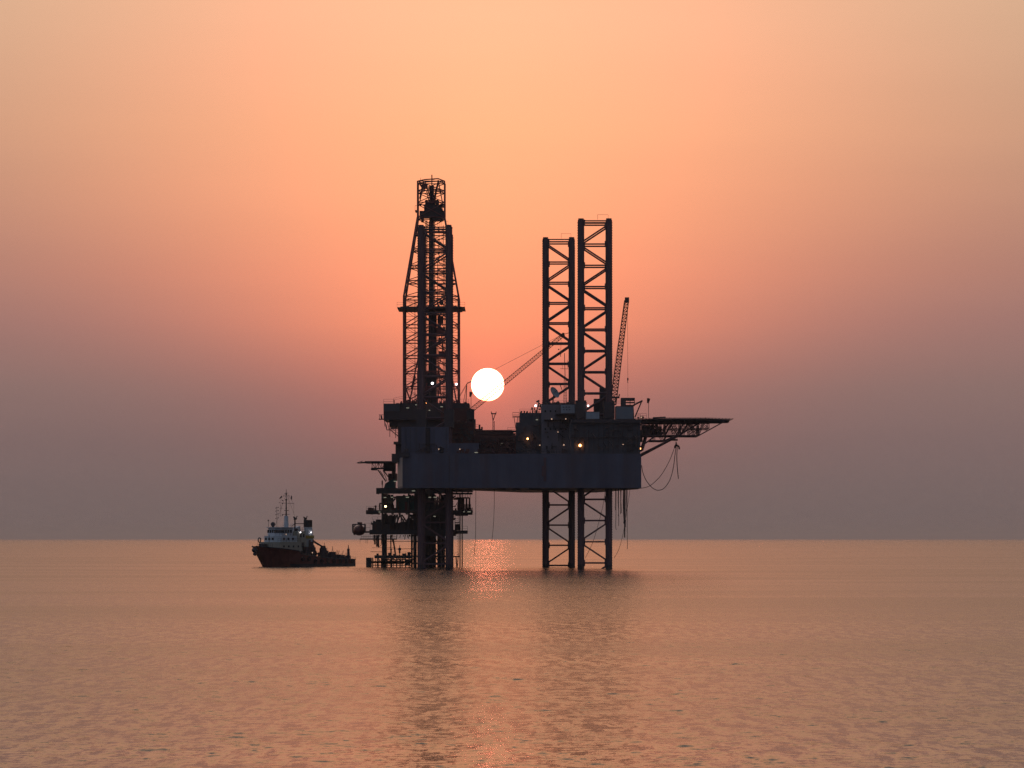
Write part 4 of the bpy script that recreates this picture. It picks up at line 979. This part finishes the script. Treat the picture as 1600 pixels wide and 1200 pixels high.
for z in (12.6,13.6,14.5,15.3): m.bar((8.2,-.95,z),(8.2,.1,z),.04); m.ball((8.2,-.9,z-.1),.12); m.ball((8.2,.0,z+.1),.12)
m.bar((6.8,-.4,13),(6.8,-.4,16.2),.04); m.bar((6.8,-.9,15.2),(6.8,.3,15.2),.04); sbuild(m, 'signal_mast', 'black', ship)
m = MB(); m.add([(6.9,.1,18.0),(7.9,.1,17.5),(7.8,.15,17.9),(6.95,.1,18.5)], [(0,1,2,3)]); m.v = m.v+[(a,b+.03,c) for a,b,c in m.v]; m.f += [(7,6,5,4)]; sbuild(m, 'flag', 'black', ship)
m = MB(); m.add([(3.9,.8,17.4),(4.3,.8,17.6),(4.2,.8,18.6),(3.8,.8,18.2)], [(0,1,2,3)]); m.v = m.v+[(a,b+.03,c) for a,b,c in m.v]; m.f += [(7,6,5,4)]; sbuild(m, 'flag', 'black', ship)
ah = sbuild(rbox(1.0, 4.4, -3.0, 3.0, 4.0, 9.2, .3), 'aft_house', 'shipbuff', ship)
m = MB(); m.box(1.5,2.0,2.98,3.05,7.6,8.5); m.box(2.6,3.1,2.98,3.05,7.6,8.5); m.box(.94,1.02,-2,-1.2,7.6,8.5); m.box(.94,1.02,.8,1.5,7.6,8.5); m.box(1.6,3.9,3.0,3.06,5.0,6.3); sbuild(m, 'window', 'glass', ah)
m = MB(); m.rail([(1.0,2.9,9.2),(4.2,2.9,9.2)], .9, 1.0, .03); m.ball((2.5,1,9.6),.6,1,1,.6); sbuild(m, 'roof_fitting', 'black', ah)
m = MB(); m.add([(-.2,1.2,2.5),(-2.6,1.2,2.5),(-2.6,2.9,2.5),(-.2,2.9,2.5),(-.1,1.4,11.4),(-1.6,1.4,12.0),(-1.6,2.7,12.0),(-.1,2.7,11.4)], [(0,1,2,3),(7,6,5,4),(0,4,5,1),(1,5,6,2),(2,6,7,3),(3,7,4,0)])
fn = sbuild(m, 'funnel', 'shipwhite', ship)
m = MB(); m.box(-1.75,0,1.35,2.78,10.3,12.15); sbuild(m, 'funnel_top', 'black', fn)
m = MB(); m.box(-2.3,-.05,1.25,2.94,7.3,8.1); sbuild(m, 'funnel_band', 'yellow', fn)
m = MB(); m.add([(-.2,-1.2,2.5),(-2.6,-1.2,2.5),(-2.6,-2.9,2.5),(-.2,-2.9,2.5),(-.1,-1.4,10.2),(-1.6,-1.4,10.6),(-1.6,-2.7,10.6),(-.1,-2.7,10.2)], [(3,2,1,0),(4,5,6,7),(1,5,4,0),(2,6,5,1),(3,7,6,2),(0,4,7,3)]); sbuild(m, 'funnel', 'shipwhite', ship)
m = MB()
for x, y in ((2.2,0.3),(-.9,1.0)):
    m.bar((x,y,9.2),(x,y,12.6),.2,6); m.bar((x-.8,y-.2,12.4),(x+.6,y+.1,12.9),.18,6); m.ball((x,y,12.4),.35); m.bar((x-.5,y,12.5),(x-.8,y,13.2),.12)
m.bar((2.2,.3,11.2),(-.9,1.0,11.2),.12); m.bar((3.2,0,10.4),(2.2,.3,11.2),.1); sbuild(m, 'fire_monitor', 'black', ship)
m = MB(); m.bar((-1.8,2.6,6.8),(-5.4,3.4,5.0),.3,6,.2); m.bar((-5.4,3.4,5.2),(-5.9,3.4,3.2),.55,8,.45); m.ball((-5.7,3.4,4.2),.7); m.bar((-5.0,3.2,3.2),(-3.6,2.0,3.4),.3); m.bar((-1.6,2.6,7.6),(-3.6,3.0,5.6),.1); sbuild(m, 'deck_crane', 'shipblack', ship)
m = MB(); m.bar((13.2,1.5,6.3),(13.2,1.5,8.2),.07); 
for a in range(8): m.bar((14.2+.5*cos(a*pi/4), -1.0, 6.9+.6*sin(a*pi/4)), (14.2+.5*cos((a+1)*pi/4), -1.0, 6.9+.6*sin((a+1)*pi/4)), .14)
m.rail([(13.5,3.0,5.1),(15.5,2.0,5.2),(16.5,.4,5.3)], .9, .9, .03); m.box(13.2,14.6,-.9,.9,4.9,5.9); m.bar((14.2,-1,5.2),(14.2,-1,6.3),.1); sbuild(m, 'windlass', 'shipblack', ship)
m = MB(); rr = random.Random(5)
for i in range(34):
    x = rr.uniform(-6.5, 1.0); y = rr.uniform(-3, 4.0); s_ = rr.uniform(.3,.9); h = rr.uniform(.6, 2.9)*(1.0+ (x+6)/9)
    m.box(x, x+s_*1.3, y, y+s_*1.3, 1.8, 1.8+h*1.15)
m.bar((-3,-2.5,3.4),(-3,2.5,3.4),.9,12); m.rail([(-2.5,4.5,2.6),(-7,4.5,2.2)], 1.2, .9, .04); m.bar((-6.6,3.6,2),(-6.6,3.6,4.9),.05); sbuild(m, 'towing_winch', 'shipblack', ship)
m = MB()
for i in range(22):
    x = rr.uniform(-16.5, -7); y = rr.uniform(-3.5, 3.8); s_ = rr.uniform(.2,1.2); h = rr.uniform(.5, 1.9); m.box(x, x+s_, y, y+s_*.7, 1.3, 1.3+h)
for i in range(9): x = -8.2-i*.33; m.bar((x,3.5,1.4),(x,3.5,rr.uniform(3.0,4.4)),.05)
m.box(-10.8,-8.4,1,3.2,1.3,3.0); m.ball((-12.5,3.2,2.4),.5); m.bar((-12.5,3.2,1.6),(-12.5,3.2,3.5),.05)
for (x0,_,z0),(x1,_,z1) in zip(stn[7:], stn[8:]): m.rail([(x0,4.4,z0),(x1,4.3,z1)], .6, 1.5, .03)
for x_, y_, h_ in ((-7.6,2.6,2.6),(-9.2,3.0,1.9),(-10.6,2.4,2.3),(-6.2,3.2,3.3),(-12.0,2.9,1.6),(-14.0,2.5,1.5),(-16.2,2.6,1.3)):
    m.box(x_, x_+rr.uniform(.7,1.5), y_-.8, y_+.6, 1.2, 1.5+h_); m.bar((x_+.3,y_,1.5+h_-.1),(x_+.3+rr.uniform(-.5,.5),y_,2.0+h_+rr.random()),.06)
sbuild(m, 'deck_gear', 'shipblack', ship)
for q in range(9):      # tyre fenders along the port side
    xx = 4.0-q*2.4; tm = MB(); zz = 2.0 if q < 2 else 1.35
    for a in range(10): tm.bar((xx+.48*cos(a*pi/5), 4.84, zz+.48*sin(a*pi/5)), (xx+.48*cos((a+1)*pi/5), 4.84, zz+.48*sin((a+1)*pi/5)), .17, 5)
    sbuild(tm, 'tyre_fender', 'black', ship)
m = MB(); m.bar((-15.3,3.2,1.2),(-15.3,3.2,4.6),.5,6,.3); m.ball((-15.3,3.2,4.3),.42); m.bar((-15.3,3.2,4.3),(-15.3,3.2,5.5),.12); m.bar((-14.6,3.0,1.3),(-14.6,3,3.6),.06); m.bar((-16,3.0,1.3),(-16,3,3.0),.06); sbuild(m, 'stern_post', 'shipblack', ship)
m = MB(); m.rail([(4.6,3.0,8.0),(11,3.0,8.0)], .9, 1.0, .03); m.rail([(3.4,3.5,6.4),(12,3.5,6.4)], .9, 1.0, .03); sbuild(m, 'railing', 'shipblack', ship)
for x, y, z, r_, mt in ((3.3,3.3,8.9,.14,'lampw'),(-1.0,3.1,8.9,.14,'lampw'),(8.4,3.0,8.4,.12,'lampdim'),(-.5,4.0,3.6,.14,'lampdim')):
    sbuild(MB().ball((0,0,0), r_, nu=8, nv=6), 'floodlight', mt, ship).location = (x, y, z)
